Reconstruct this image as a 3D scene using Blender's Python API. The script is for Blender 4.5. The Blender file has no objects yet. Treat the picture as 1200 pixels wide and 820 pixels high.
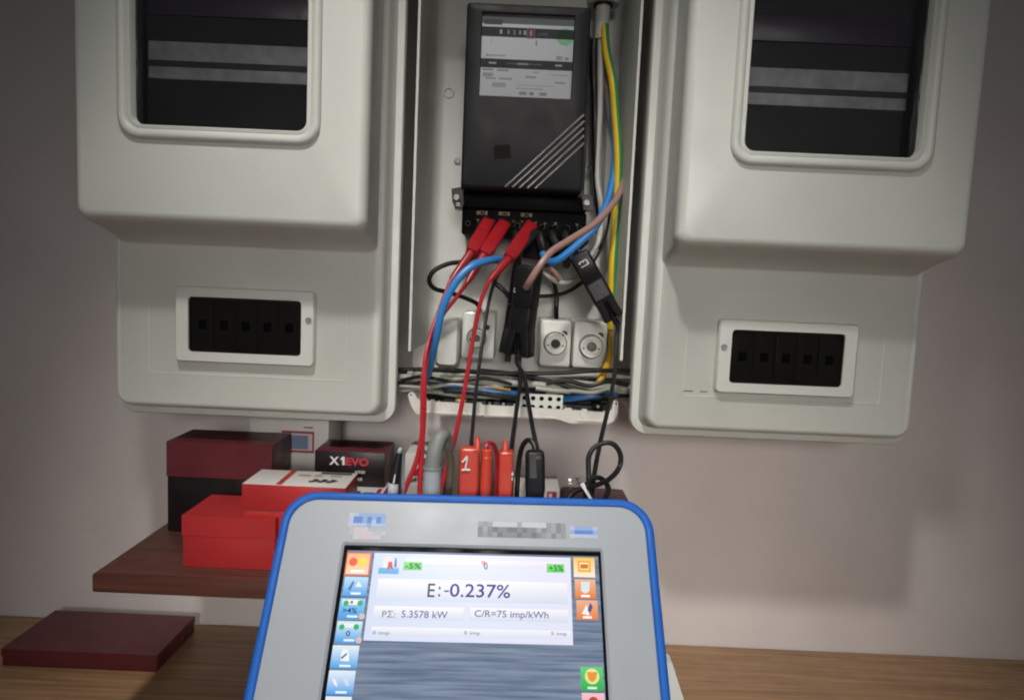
import bpy, bmesh, math, random
from mathutils import Vector, Matrix
random.seed(11)
SC = bpy.context.scene
COL = SC.collection
R = math.radians
sin, cos, pi = math.sin, math.cos, math.pi

# ------------------------------------------------------------------ camera
FPX, PITCH, ROLL = 800.0, R(5.4), R(2.5)
CAM = Vector((0, 0, 1.45))
FWD = Vector((0, cos(PITCH), -sin(PITCH)))
_r0, _u0 = Vector((1, 0, 0)), Vector((0, sin(PITCH), cos(PITCH)))
RT = _r0 * cos(ROLL) + _u0 * sin(ROLL)
UP = _u0 * cos(ROLL) - _r0 * sin(ROLL)
cd = bpy.data.cameras.new('camera')
cam = bpy.data.objects.new('camera', cd); COL.objects.link(cam)
cd.sensor_fit = 'HORIZONTAL'; cd.sensor_width = 36.0; cd.lens = 36.0 * FPX / 1200.0
cd.clip_start = 0.02; cd.clip_end = 50
_m = Matrix((RT, UP, -FWD)).transposed().to_4x4(); _m.translation = CAM
cam.matrix_world = _m
SC.camera = cam

# ------------------------------------------------------------------ light
w = bpy.data.worlds.new('World'); SC.world = w; w.use_nodes = True
bg = w.node_tree.nodes['Background']
bg.inputs[0].default_value = (0.95, 0.97, 1.0, 1); bg.inputs[1].default_value = 0.06
def aim(o, target): o.rotation_euler = (Vector(target) - o.location).to_track_quat('-Z', 'Y').to_euler()
ld = bpy.data.lights.new('key_spot', 'SPOT'); ld.shadow_soft_size = 0.06; ld.spot_size = R(50); ld.spot_blend = 1.0  # overhead key set from shadow angles; narrow cone added to dim the sides
ld.energy = 88; ld.color = (1.0, 0.975, 0.925)
lamp = bpy.data.objects.new('key_spot', ld); COL.objects.link(lamp)
lamp.location = CAM + Vector((-0.20, -0.12, 1.30)); aim(lamp, (0.02, 0.86, 0.98))
ld2 = bpy.data.lights.new('fill_light', 'AREA'); ld2.shape = 'DISK'; ld2.size = 0.8; ld2.spread = R(32)  # unseen fill added to lift the wall and shaded fronts; spread kept narrow
ld2.energy = 1.8; ld2.color = (1.0, 0.95, 0.90)
lamp2 = bpy.data.objects.new('fill_light', ld2); COL.objects.link(lamp2)
lamp2.location = CAM + Vector((0.2, -2.3, 0.45)); aim(lamp2, (0.04, 1.0, 1.10))
SC.view_settings.view_transform = 'Standard'; SC.view_settings.look = 'None'
SC.view_settings.exposure = 0.0; SC.view_settings.gamma = 1.0
SC.view_settings.use_curve_mapping = False
try:
    SC.cycles.filter_width = 2.0
    SC.cycles.max_bounces = 8; SC.cycles.use_denoising = True
except Exception: pass

# ------------------------------------------------------------------ helpers
def P(px, py, Y):
    """point of the place at depth Y that the photograph shows at (px, py)"""
    d = FWD * FPX + RT * (px - 600) - UP * (py - 410)
    return CAM + d * ((Y - CAM.y) / d.y)
def RX(x0, y0, x1, y1, Y):
    xm, ym = (x0 + x1) / 2, (y0 + y1) / 2
    return P(x0, ym, Y).x, P(x1, ym, Y).x, P(xm, y1, Y).z, P(xm, y0, Y).z
def W(pts): return [P(*p) for p in pts]
def lin(h):
    h = h.lstrip('#'); o = []
    for i in (0, 2, 4):
        c = int(h[i:i + 2], 16) / 255
        o.append(c / 12.92 if c <= 0.04045 else ((c + 0.055) / 1.055) ** 2.4)
    return (o[0], o[1], o[2], 1.0)

class MB:
    """collects faces; build() links them as ONE mesh object"""
    def __init__(s): s.v = []; s.f = []; s.m = []; s.c = []
    def add(s, verts, faces, mi=0, col=None):
        b = len(s.v); s.v += [Vector(q) for q in verts]
        for f in faces:
            s.f.append([b + i for i in f]); s.m.append(mi); s.c.append(col)
        return s
    def poly(s, pts, mi=0, col=None): return s.add(pts, [list(range(len(pts)))], mi, col)
    def box(s, x0, x1, y0, y1, z0, z1, bev=0.0, mi=0, seg=2):
        bm = bmesh.new(); bmesh.ops.create_cube(bm, size=1)
        for q in bm.verts:
            q.co = Vector(((x0 + x1) / 2 + q.co.x * (x1 - x0), (y0 + y1) / 2 + q.co.y * (y1 - y0), (z0 + z1) / 2 + q.co.z * (z1 - z0)))
        if bev: bmesh.ops.bevel(bm, geom=list(bm.edges), offset=bev, segments=seg, profile=0.5, affect='EDGES')
        return s.take(bm, mi)
    def take(s, bm, mi=0):
        bm.verts.index_update()
        s.add([q.co.copy() for q in bm.verts], [[q.index for q in f.verts] for f in bm.faces], mi); bm.free(); return s
    def loft(s, secs, cap0=True, cap1=True, mi=0, closed=True):
        n = len(secs[0]); V = [q for c in secs for q in c]; F = []
        for i in range(len(secs) - 1):
            for j in range(n if closed else n - 1):
                k = (j + 1) % n
                F.append([i * n + j, i * n + k, (i + 1) * n + k, (i + 1) * n + j])
        if cap0: F.append(list(range(n))[::-1])
        if cap1: F.append([(len(secs) - 1) * n + j for j in range(n)])
        return s.add(V, F, mi)
    def lathe(s, prof, org, axis, n=24, mi=0, cap=True):
        a = Vector(axis).normalized(); u = a.orthogonal().normalized(); v = a.cross(u)
        secs = [[Vector(org) + a * h + (u * cos(2 * pi * j / n) + v * sin(2 * pi * j / n)) * max(r, 1e-5) for j in range(n)] for r, h in prof]
        return s.loft(secs, cap, cap, mi)
    def tube(s, pts, r, n=10, res=7, mi=0, stripe=None, straight=False):
        pts = [Vector(p) for p in pts]
        rr = r if isinstance(r, (list, tuple)) else [r] * len(pts)
        Q, RR = [], []
        if straight or len(pts) < 3: Q, RR = pts, list(rr)
        else:
            for i in range(len(pts) - 1):
                p0, p1, p2, p3 = pts[max(i - 1, 0)], pts[i], pts[i + 1], pts[min(i + 2, len(pts) - 1)]
                for k in range(res):
                    t = k / res
                    Q.append(0.5 * ((2 * p1) + (p2 - p0) * t + (2 * p0 - 5 * p1 + 4 * p2 - p3) * t * t + (3 * p1 - p0 - 3 * p2 + p3) * t ** 3))
                    RR.append(rr[i] * (1 - t) + rr[i + 1] * t)
            Q.append(pts[-1]); RR.append(rr[-1])
        u = None; secs = []
        for i, q in enumerate(Q):
            t = (Q[min(i + 1, len(Q) - 1)] - Q[max(i - 1, 0)]).normalized()
            if u is None:
                u = Vector((1, 0, 0)) - t * t.x
                if u.length < 0.1: u = t.orthogonal()
            else: u = u - t * u.dot(t)
            u.normalize(); v = t.cross(u)
            secs.append([q + (u * cos(2 * pi * j / n) + v * sin(2 * pi * j / n)) * RR[i] for j in range(n)])
        b = len(s.f); s.loft(secs, True, True, mi)
        if stripe is not None:
            for k in range(b, len(s.f) - 2):
                j = (k - b) % n
                if j < stripe[0] or j >= n - stripe[0]: s.m[k] = stripe[1]
        return s
    def disc(s, c, U, V, r, mi=0, col=None, n=20):
        c = Vector(c); return s.poly([c + (U * cos(2 * pi * k / n) + V * sin(2 * pi * k / n)) * r for k in range(n)], mi, col)
    def build(s, name, mats, parent=None, ang=35, smooth=True, fix=True):
        me = bpy.data.meshes.new(name)
        off = Matrix.Identity(4)
        if parent is not None: off = ROOTM[parent.name].inverted()
        me.from_pydata([tuple(off @ q) for q in s.v], [], s.f)
        if not isinstance(mats, (list, tuple)): mats = [mats]
        for x in mats: me.materials.append(MAT[x] if isinstance(x, str) else x)
        me.polygons.foreach_set('material_index', s.m)
        if any(c is not None for c in s.c):
            ca = me.color_attributes.new('col', 'FLOAT_COLOR', 'CORNER')
            for p in me.polygons:
                c = s.c[p.index] or (1, 1, 1, 1)
                for k, li in enumerate(p.loop_indices):
                    ca.data[li].color = c[k] if isinstance(c[0], (list, tuple)) else c
            fix = False
        if fix:
            bm = bmesh.new(); bm.from_mesh(me); bmesh.ops.recalc_face_normals(bm, faces=bm.faces); bm.to_mesh(me); bm.free()
        if smooth:
            me.polygons.foreach_set('use_smooth', [True] * len(me.polygons)); me.set_sharp_from_angle(angle=R(ang))
        me.update()
        o = bpy.data.objects.new(name, me); COL.objects.link(o)
        if parent is not None: o.parent = parent; ROOTM[o.name] = ROOTM[parent.name]
        else: ROOTM[o.name] = Matrix.Identity(4)
        return o
ROOTM = {}
def tag(o, label, cat, group=None):
    o['label'] = label; o['category'] = cat
    if group: o['group'] = group
    return o
def thing(name, label, cat, loc=(0, 0, 0), group=None, mat=None):
    o = bpy.data.objects.new(name, None); COL.objects.link(o); o.empty_display_size = 0.02
    m = mat if mat is not None else Matrix.Translation(Vector(loc))
    o.matrix_world = m; ROOTM[o.name] = m.copy()
    return tag(o, label, cat, group)
def rr(x0, x1, z0, z1, rad, n=6):
    """rounded rectangle as (x, z) points"""
    rad = min(rad, (x1 - x0) / 2 - 1e-5, (z1 - z0) / 2 - 1e-5); out = []
    for cx, cz, a0 in ((x1 - rad, z1 - rad, 0), (x0 + rad, z1 - rad, 90), (x0 + rad, z0 + rad, 180), (x1 - rad, z0 + rad, 270)):
        for k in range(n + 1):
            a = R(a0 + 90 * k / n); out.append((cx + rad * cos(a), cz + rad * sin(a)))
    return out
def rry(x0, x1, z0, z1, rad, Y, n=6): return [Vector((x, Y, z)) for x, z in rr(x0, x1, z0, z1, rad, n)]
def bar(mb, A, B, secs, face=(0, -1, 0), rad=0.25, mi=0, n=3):
    """body from A to B with rounded-rectangle sections (t, half width, half thickness, shift across, shift to face)"""
    A, B = Vector(A), Vector(B); d = B - A; L = d.length; d.normalize()
    nn = Vector(face); nn = (nn - d * nn.dot(d)).normalized(); u = d.cross(nn)
    S = []
    for q in secs:
        t, hw, ht = q[:3]; su = q[3] if len(q) > 3 else 0; sn = q[4] if len(q) > 4 else 0
        S.append([A + d * (t * L) + u * (x + su) + nn * (y + sn) for x, y in rr(-hw, hw, -ht, ht, rad * min(hw, ht) * 2, n)])
    return mb.loft(S, True, True, mi)
TEXTS = []
def text(body, O, U, V, N, rect, h, mat, parent, name='lettering', bold=0.0):
    """flat lettering filling rect (u0,u1,v0,v1) of the plane O,U,V at height h"""
    cu = bpy.data.curves.new(name, 'FONT'); cu.body = body; cu.size = 1; cu.resolution_u = 3; cu.offset = bold
    o = bpy.data.objects.new('tmp', cu); COL.objects.link(o)
    TEXTS.append((o, O, U, V, N, rect, h, mat, parent, name))
def flush_texts():
    bpy.context.view_layer.update(); dg = bpy.context.evaluated_depsgraph_get()
    for o, O, U, V, N, rect, h, mat, parent, name in TEXTS:
        me = bpy.data.meshes.new_from_object(o.evaluated_get(dg))
        xs = [q.co.x for q in me.vertices]; ys = [q.co.y for q in me.vertices]
        if not xs: continue
        ax, bx, ay, by = min(xs), max(xs), min(ys), max(ys)
        mb = MB()
        mb.add([O + U * (rect[0] + (q.co.x - ax) / (bx - ax) * (rect[1] - rect[0])) + V * (rect[2] + (q.co.y - ay) / (by - ay) * (rect[3] - rect[2])) + N * h for q in me.vertices],
               [list(p.vertices) for p in me.polygons])
        mb.build(name, mat, parent, smooth=False, fix=False)
    for t in TEXTS:
        cu = t[0].data; bpy.data.objects.remove(t[0]); bpy.data.curves.remove(cu)
    TEXTS.clear()

# ------------------------------------------------------------------ materials
MAT = {}
def mat(name, col, rough=0.5, metal=0.0, var=0.06, vscale=14, bump=0.0, bscale=250, spec=0.5, dirt=0.0, dirtcol=(0.12, 0.09, 0.06), rvar=0.08, coat=0.0, stretch=None):
    m = bpy.data.materials.new(name); m.use_nodes = True; nt = m.node_tree; N = nt.nodes; L = nt.links
    b = N['Principled BSDF']; c = col if isinstance(col, tuple) else lin(col)
    b.inputs['Roughness'].default_value = rough; b.inputs['Metallic'].default_value = metal
    b.inputs['Specular IOR Level'].default_value = spec; b.inputs['Coat Weight'].default_value = coat
    tc = N.new('ShaderNodeNewGeometry')
    no = N.new('ShaderNodeTexNoise'); no.inputs['Scale'].default_value = vscale; no.inputs['Detail'].default_value = 5
    L.new(tc.outputs['Position'], no.inputs['Vector'])
    if stretch:
        sv = N.new('ShaderNodeVectorMath'); sv.operation = 'MULTIPLY'; sv.inputs[1].default_value = stretch
        L.new(tc.outputs['Position'], sv.inputs[0]); L.new(sv.outputs[0], no.inputs['Vector'])
    mr = N.new('ShaderNodeMapRange'); mr.inputs[1].default_value = 0.3; mr.inputs[2].default_value = 0.7
    mr.inputs[3].default_value = 1 - var; mr.inputs[4].default_value = 1 + var
    L.new(no.outputs['Fac'], mr.inputs[0])
    vm = N.new('ShaderNodeVectorMath'); vm.operation = 'SCALE'; vm.inputs[0].default_value = c[:3]
    L.new(mr.outputs[0], vm.inputs['Scale']); out = vm.outputs[0]
    if dirt:
        n2 = N.new('ShaderNodeTexNoise'); n2.inputs['Scale'].default_value = 55; n2.inputs['Detail'].default_value = 8; n2.inputs['Roughness'].default_value = 0.75
        L.new(tc.outputs['Position'], n2.inputs['Vector'])
        m2 = N.new('ShaderNodeMapRange'); m2.inputs[1].default_value = 0.58; m2.inputs[2].default_value = 0.80; m2.inputs[3].default_value = 0; m2.inputs[4].default_value = dirt
        L.new(n2.outputs['Fac'], m2.inputs[0])
        mx = N.new('ShaderNodeMix'); mx.data_type = 'RGBA'; mx.inputs[7].default_value = (*dirtcol, 1)
        L.new(m2.outputs[0], mx.inputs[0]); L.new(out, mx.inputs[6]); out = mx.outputs[2]
    L.new(out, b.inputs['Base Color'])
    if rvar:
        mr2 = N.new('ShaderNodeMapRange'); mr2.inputs[1].default_value = 0.3; mr2.inputs[2].default_value = 0.7
        mr2.inputs[3].default_value = max(rough - rvar, 0.02); mr2.inputs[4].default_value = min(rough + rvar, 1)
        n3 = N.new('ShaderNodeTexNoise'); n3.inputs['Scale'].default_value = 38; n3.inputs['Detail'].default_value = 4
        L.new(tc.outputs['Position'], n3.inputs['Vector']); L.new(n3.outputs['Fac'], mr2.inputs[0]); L.new(mr2.outputs[0], b.inputs['Roughness'])
    if bump:
        n4 = N.new('ShaderNodeTexNoise'); n4.inputs['Scale'].default_value = bscale; n4.inputs['Detail'].default_value = 3
        L.new(tc.outputs['Position'], n4.inputs['Vector'])
        bp = N.new('ShaderNodeBump'); bp.inputs['Strength'].default_value = bump; bp.inputs['Distance'].default_value = 0.001
        L.new(n4.outputs['Fac'], bp.inputs['Height']); L.new(bp.outputs[0], b.inputs['Normal'])
    MAT[name] = m; return m
mat('cabinet_plastic', (0.575, 0.59, 0.545, 1), 0.42, var=0.06, vscale=6, bump=0.12, bscale=420, dirt=0.30, dirtcol=(0.33, 0.30, 0.25))
mat('inner_plastic', (0.60, 0.605, 0.565, 1), 0.5, var=0.05, vscale=9, bump=0.08, bscale=300, dirt=0.35, dirtcol=(0.26, 0.23, 0.19))
mat('tray_plastic', (0.66, 0.64, 0.59, 1), 0.45, var=0.08, dirt=0.6, dirtcol=(0.16, 0.12, 0.09))
mat('wall_paint', (0.70, 0.645, 0.63, 1), 0.85, var=0.06, vscale=5, bump=0.5, bscale=170, dirt=0.14, dirtcol=(0.36, 0.32, 0.30))
mat('table_wood', (0.40, 0.235, 0.12, 1), 0.5, var=0.30, vscale=20, bump=0.15, stretch=(0.25, 6, 6))
mat('shelf_wood', (0.095, 0.032, 0.022, 1), 0.5, var=0.35, vscale=22, bump=0.15, stretch=(0.25, 6, 6))
mat('meter_black', (0.0175, 0.0175, 0.019, 1), 0.48, spec=0.25, var=0.22, vscale=16, bump=0.12, bscale=500, dirt=0.10, dirtcol=(0.16, 0.15, 0.14))
mat('black_plastic', (0.009, 0.009, 0.010, 1), 0.40, spec=0.3, var=0.2, bump=0.1, bscale=400, dirt=0.06, dirtcol=(0.1, 0.1, 0.1))
mat('terminal_black', (0.005, 0.005, 0.005, 1), 0.6, var=0.3, spec=0.08)
mat('black_rubber', (0.010, 0.010, 0.010, 1), 0.45, spec=0.35, var=0.2)
mat('red_plastic', (0.30, 0.011, 0.016, 1), 0.36, var=0.12, bump=0.06, dirt=0.08)
mat('orange_red_plastic', (0.56, 0.060, 0.035, 1), 0.36, var=0.08, bump=0.06, dirt=0.06)
mat('red_cable', (0.36, 0.013, 0.022, 1), 0.35, var=0.10)
mat('blue_cable', (0.035, 0.22, 0.58, 1), 0.35, var=0.08)
mat('brown_cable', (0.33, 0.19, 0.165, 1), 0.4, var=0.08)
mat('white_cable', (0.52, 0.51, 0.48, 1), 0.4, var=0.10, dirt=0.25)
mat('grey_green_cable', (0.27, 0.29, 0.23, 1), 0.45, var=0.2, dirt=0.3)
mat('old_white_cable', (0.34, 0.33, 0.29, 1), 0.5, var=0.15, dirt=0.55, dirtcol=(0.08, 0.07, 0.05))
mat('dark_blue_cable', (0.022, 0.13, 0.34, 1), 0.4, var=0.15, dirt=0.3)  # darker blue for wires across the cabinet bottom
mat('yellow_cable', (0.78, 0.50, 0.012, 1), 0.4, var=0.06)
mat('green_cable', (0.06, 0.27, 0.075, 1), 0.4, var=0.08)
mat('dull_yellow_cable', (0.26, 0.18, 0.03, 1), 0.5, var=0.2, dirt=0.4)
mat('ochre_cable', (0.52, 0.30, 0.015, 1), 0.4, var=0.08)
mat('ceramic_white', (0.66, 0.66, 0.62, 1), 0.16, var=0.04, dirt=0.12, dirtcol=(0.3, 0.26, 0.2), coat=0.3)
mat('socket_plastic', (0.66, 0.655, 0.61, 1), 0.35, var=0.05, dirt=0.22, dirtcol=(0.22, 0.2, 0.17))
mat('dark_hole', (0.035, 0.028, 0.02, 1), 0.7)
mat('brass', (0.45, 0.30, 0.12, 1), 0.35, metal=0.9)
mat('steel', (0.30, 0.30, 0.29, 1), 0.5, metal=0.7)
mat('ridge_grey', (0.065, 0.065, 0.068, 1), 0.3, var=0.1)
mat('sticker_black', (0.0095, 0.0095, 0.0095, 1), 0.7, spec=0.1)
mat('dial_dull', (0.34, 0.35, 0.36, 1), 0.5, var=0.2, vscale=60)
mat('counter_violet', (0.035, 0.025, 0.045, 1), 0.4)
mat('plate_grey', (0.42, 0.45, 0.50, 1), 0.4, var=0.03)
mat('tablet_grey', (0.305, 0.33, 0.365, 1), 0.42, var=0.02, bump=0.03, bscale=900, rvar=0.04)
mat('bumper_blue', (0.006, 0.10, 0.43, 1), 0.50, spec=0.3, var=0.06, bump=0.12, bscale=600, dirt=0.05, dirtcol=(0.3, 0.4, 0.6))
mat('shell_white', (0.62, 0.63, 0.62, 1), 0.45)
mat('screen_black', (0.004, 0.004, 0.005, 1), 0.12, var=0)
mat('carton_black', (0.012, 0.008, 0.009, 1), 0.35, var=0.2, bump=0.08, bscale=90)
mat('carton_maroon', (0.105, 0.016, 0.022, 1), 0.4, var=0.15, bump=0.08, bscale=90)
mat('carton_red', (0.42, 0.026, 0.028, 1), 0.4, var=0.1, bump=0.08, bscale=90)
mat('carton_white', (0.62, 0.59, 0.56, 1), 0.5, var=0.05, bump=0.08, bscale=90, dirt=0.1)
mat('carton_brown', (0.30, 0.19, 0.115, 1), 0.7, var=0.1, bump=0.2, bscale=90)
mat('hose_grey', (0.20, 0.215, 0.205, 1), 0.5, var=0.08)
mat('hose_pale', (0.36, 0.39, 0.40, 1), 0.35, var=0.05)
mat('hose_brown', (0.17, 0.145, 0.115, 1), 0.55)
mat('tie_white', (0.75, 0.75, 0.74, 1), 0.4)
mat('print_white', (0.72, 0.70, 0.68, 1), 0.5)
mat('print_red', (0.55, 0.03, 0.045, 1), 0.5)
mat('print_tan', (0.34, 0.23, 0.14, 1), 0.6, var=0.35, vscale=400)
mat('print_dark', (0.03, 0.03, 0.035, 1), 0.6)
mat('print_grey', (0.22, 0.23, 0.26, 1), 0.6)
def attr_mat(name, emit=0.0, rough=0.5):
    m = bpy.data.materials.new(name); m.use_nodes = True; N = m.node_tree.nodes; L = m.node_tree.links
    b = N['Principled BSDF']; a = N.new('ShaderNodeAttribute'); a.attribute_name = 'col'
    b.inputs['Roughness'].default_value = rough
    if emit:
        b.inputs['Base Color'].default_value = (0.01, 0.01, 0.01, 1)
        L.new(a.outputs['Color'], b.inputs['Emission Color']); b.inputs['Emission Strength'].default_value = emit
    else: L.new(a.outputs['Color'], b.inputs['Base Color'])
    MAT[name] = m
attr_mat('print', 0, 0.5); attr_mat('screen_glow', 0.95, 0.3)
def glow(name, h):
    m = bpy.data.materials.new(name); m.use_nodes = True; b = m.node_tree.nodes['Principled BSDF']
    b.inputs['Base Color'].default_value = (0.01, 0.01, 0.01, 1); b.inputs['Roughness'].default_value = 0.2
    b.inputs['Emission Color'].default_value = lin(h); b.inputs['Emission Strength'].default_value = 1; MAT[name] = m
glow('glow_indigo', '3b358c'); glow('glow_slate', '4a4a5c'); glow('glow_grey', '80829a'); glow('glow_violet', '6d6c9c'); glow('glow_darkgreen', '155a1c'); glow('glow_navy', '10305a')
def wallpaper():
    m = bpy.data.materials.new('screen_wallpaper'); m.use_nodes = True; N = m.node_tree.nodes; L = m.node_tree.links
    b = N['Principled BSDF']; b.inputs['Base Color'].default_value = (0.01, 0.01, 0.01, 1); b.inputs['Roughness'].default_value = 0.18
    tc = N.new('ShaderNodeTexCoord'); mp = N.new('ShaderNodeMapping'); mp.inputs['Scale'].default_value = (14, 330, 1)
    L.new(tc.outputs['Object'], mp.inputs[0]); no = N.new('ShaderNodeTexNoise'); no.inputs['Scale'].default_value = 1; no.inputs['Detail'].default_value = 4
    L.new(mp.outputs[0], no.inputs['Vector']); cr = N.new('ShaderNodeValToRGB')
    cr.color_ramp.elements[0].position = 0.3; cr.color_ramp.elements[0].color = lin('5a6c8a')
    cr.color_ramp.elements[1].position = 0.72; cr.color_ramp.elements[1].color = lin('95a3b8')
    L.new(no.outputs['Fac'], cr.inputs[0]); L.new(cr.outputs[0], b.inputs['Emission Color']); b.inputs['Emission Strength'].default_value = 0.85
    MAT['screen_wallpaper'] = m
wallpaper()
def clear(name, tint, refl, rough):
    m = bpy.data.materials.new(name); m.use_nodes = True; N = m.node_tree.nodes; L = m.node_tree.links
    N.remove(N['Principled BSDF']); t = N.new('ShaderNodeBsdfTransparent'); t.inputs[0].default_value = (*tint, 1)
    g = N.new('ShaderNodeBsdfGlossy'); g.inputs['Roughness'].default_value = rough
    fr = N.new('ShaderNodeFresnel'); fr.inputs[0].default_value = refl
    mx = N.new('ShaderNodeMixShader'); L.new(fr.outputs[0], mx.inputs[0]); L.new(t.outputs[0], mx.inputs[1]); L.new(g.outputs[0], mx.inputs[2])
    L.new(mx.outputs[0], N['Material Output'].inputs[0]); MAT[name] = m
clear('clear_pane', (0.98, 0.985, 0.985), 1.45, 0.05); clear('smoked_pane', (0.42, 0.40, 0.37), 1.45, 0.08); clear('clear_film', (0.95, 0.95, 0.95), 1.6, 0.12)
clear('green_film', (0.62, 0.90, 0.66), 1.3, 0.3)

XA, ZA, NF = Vector((1, 0, 0)), Vector((0, 0, 1)), Vector((0, -1, 0))
def fpoly(mb, pts, Y, mi=0, col=None): return mb.poly([P(x, y, Y) for x, y in pts], mi, col)
def frect(mb, x0, y0, x1, y1, Y, mi=0, col=None):
    a, b, c, d = RX(x0, y0, x1, y1, Y)
    return mb.poly([Vector((a, Y, c)), Vector((b, Y, c)), Vector((b, Y, d)), Vector((a, Y, d))], mi, col)
def slab(mb, pts, Y0, Y1, mi=0):
    """outline of photo points extruded from Y0 (front) to Y1"""
    f = [P(x, y, Y0) for x, y in pts]; return mb.loft([f, [Vector((q.x, Y1, q.z)) for q in f]], True, True, mi)
def ftext(body, x0, y0, x1, y1, Y, m, parent, name='lettering'):
    a, b, c, d = RX(x0, y0, x1, y1, Y)
    text(body, Vector((0, Y, 0)), XA, ZA, NF, (a, b, c, d), 0.0, m, parent, name)

# ------------------------------------------------------------------ setting
WALLY = 1.12
mb = MB(); mb.box(-1.4, 1.4, WALLY, WALLY + 0.1, 0.3, 2.6)
o = mb.build('wall', 'wall_paint'); o['kind'] = 'structure'; o['label'] = 'pinkish grey painted wall behind the cabinets'
TZ = P(815, 755, WALLY).z
mb = MB(); mb.box(-1.2, 1.2, 0.30, WALLY - 0.002, TZ - 0.03, TZ, 0.003)
t = thing('table', 'brown wooden table top against the wall at the bottom', 'table', (0, 0.7, TZ - 0.03))
mb.build('table_top', 'table_wood', t)
for sx in (-1.15, 1.10):
    for sy in (0.34, 1.05):
        m2 = MB(); m2.box(sx, sx + 0.05, sy, sy + 0.05, TZ - 0.74, TZ - 0.03, 0.003); m2.build('leg', 'table_wood', t)
SZ = P(700, 586, WALLY).z
SX0, SX1 = P(262, 590, WALLY).x, P(700, 588, WALLY).x
t = thing('shelf', 'dark reddish brown shelf board on the wall under the cabinets', 'shelf', (0, WALLY, SZ))
mb = MB(); mb.box(SX0, SX1, 0.76, WALLY - 0.001, SZ - 0.022, SZ, 0.002); mb.build('board', 'shelf_wood', t)
for sx in (SX0 + 0.12, SX1 - 0.08):
    m2 = MB(); m2.box(sx, sx + 0.02, WALLY - 0.004, WALLY - 0.001, SZ - 0.16, SZ - 0.022); m2.box(sx + 0.0005, sx + 0.0195, 0.86, WALLY - 0.004, SZ - 0.0255, SZ - 0.022)
    m2.build('bracket', 'steel', t)

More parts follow.
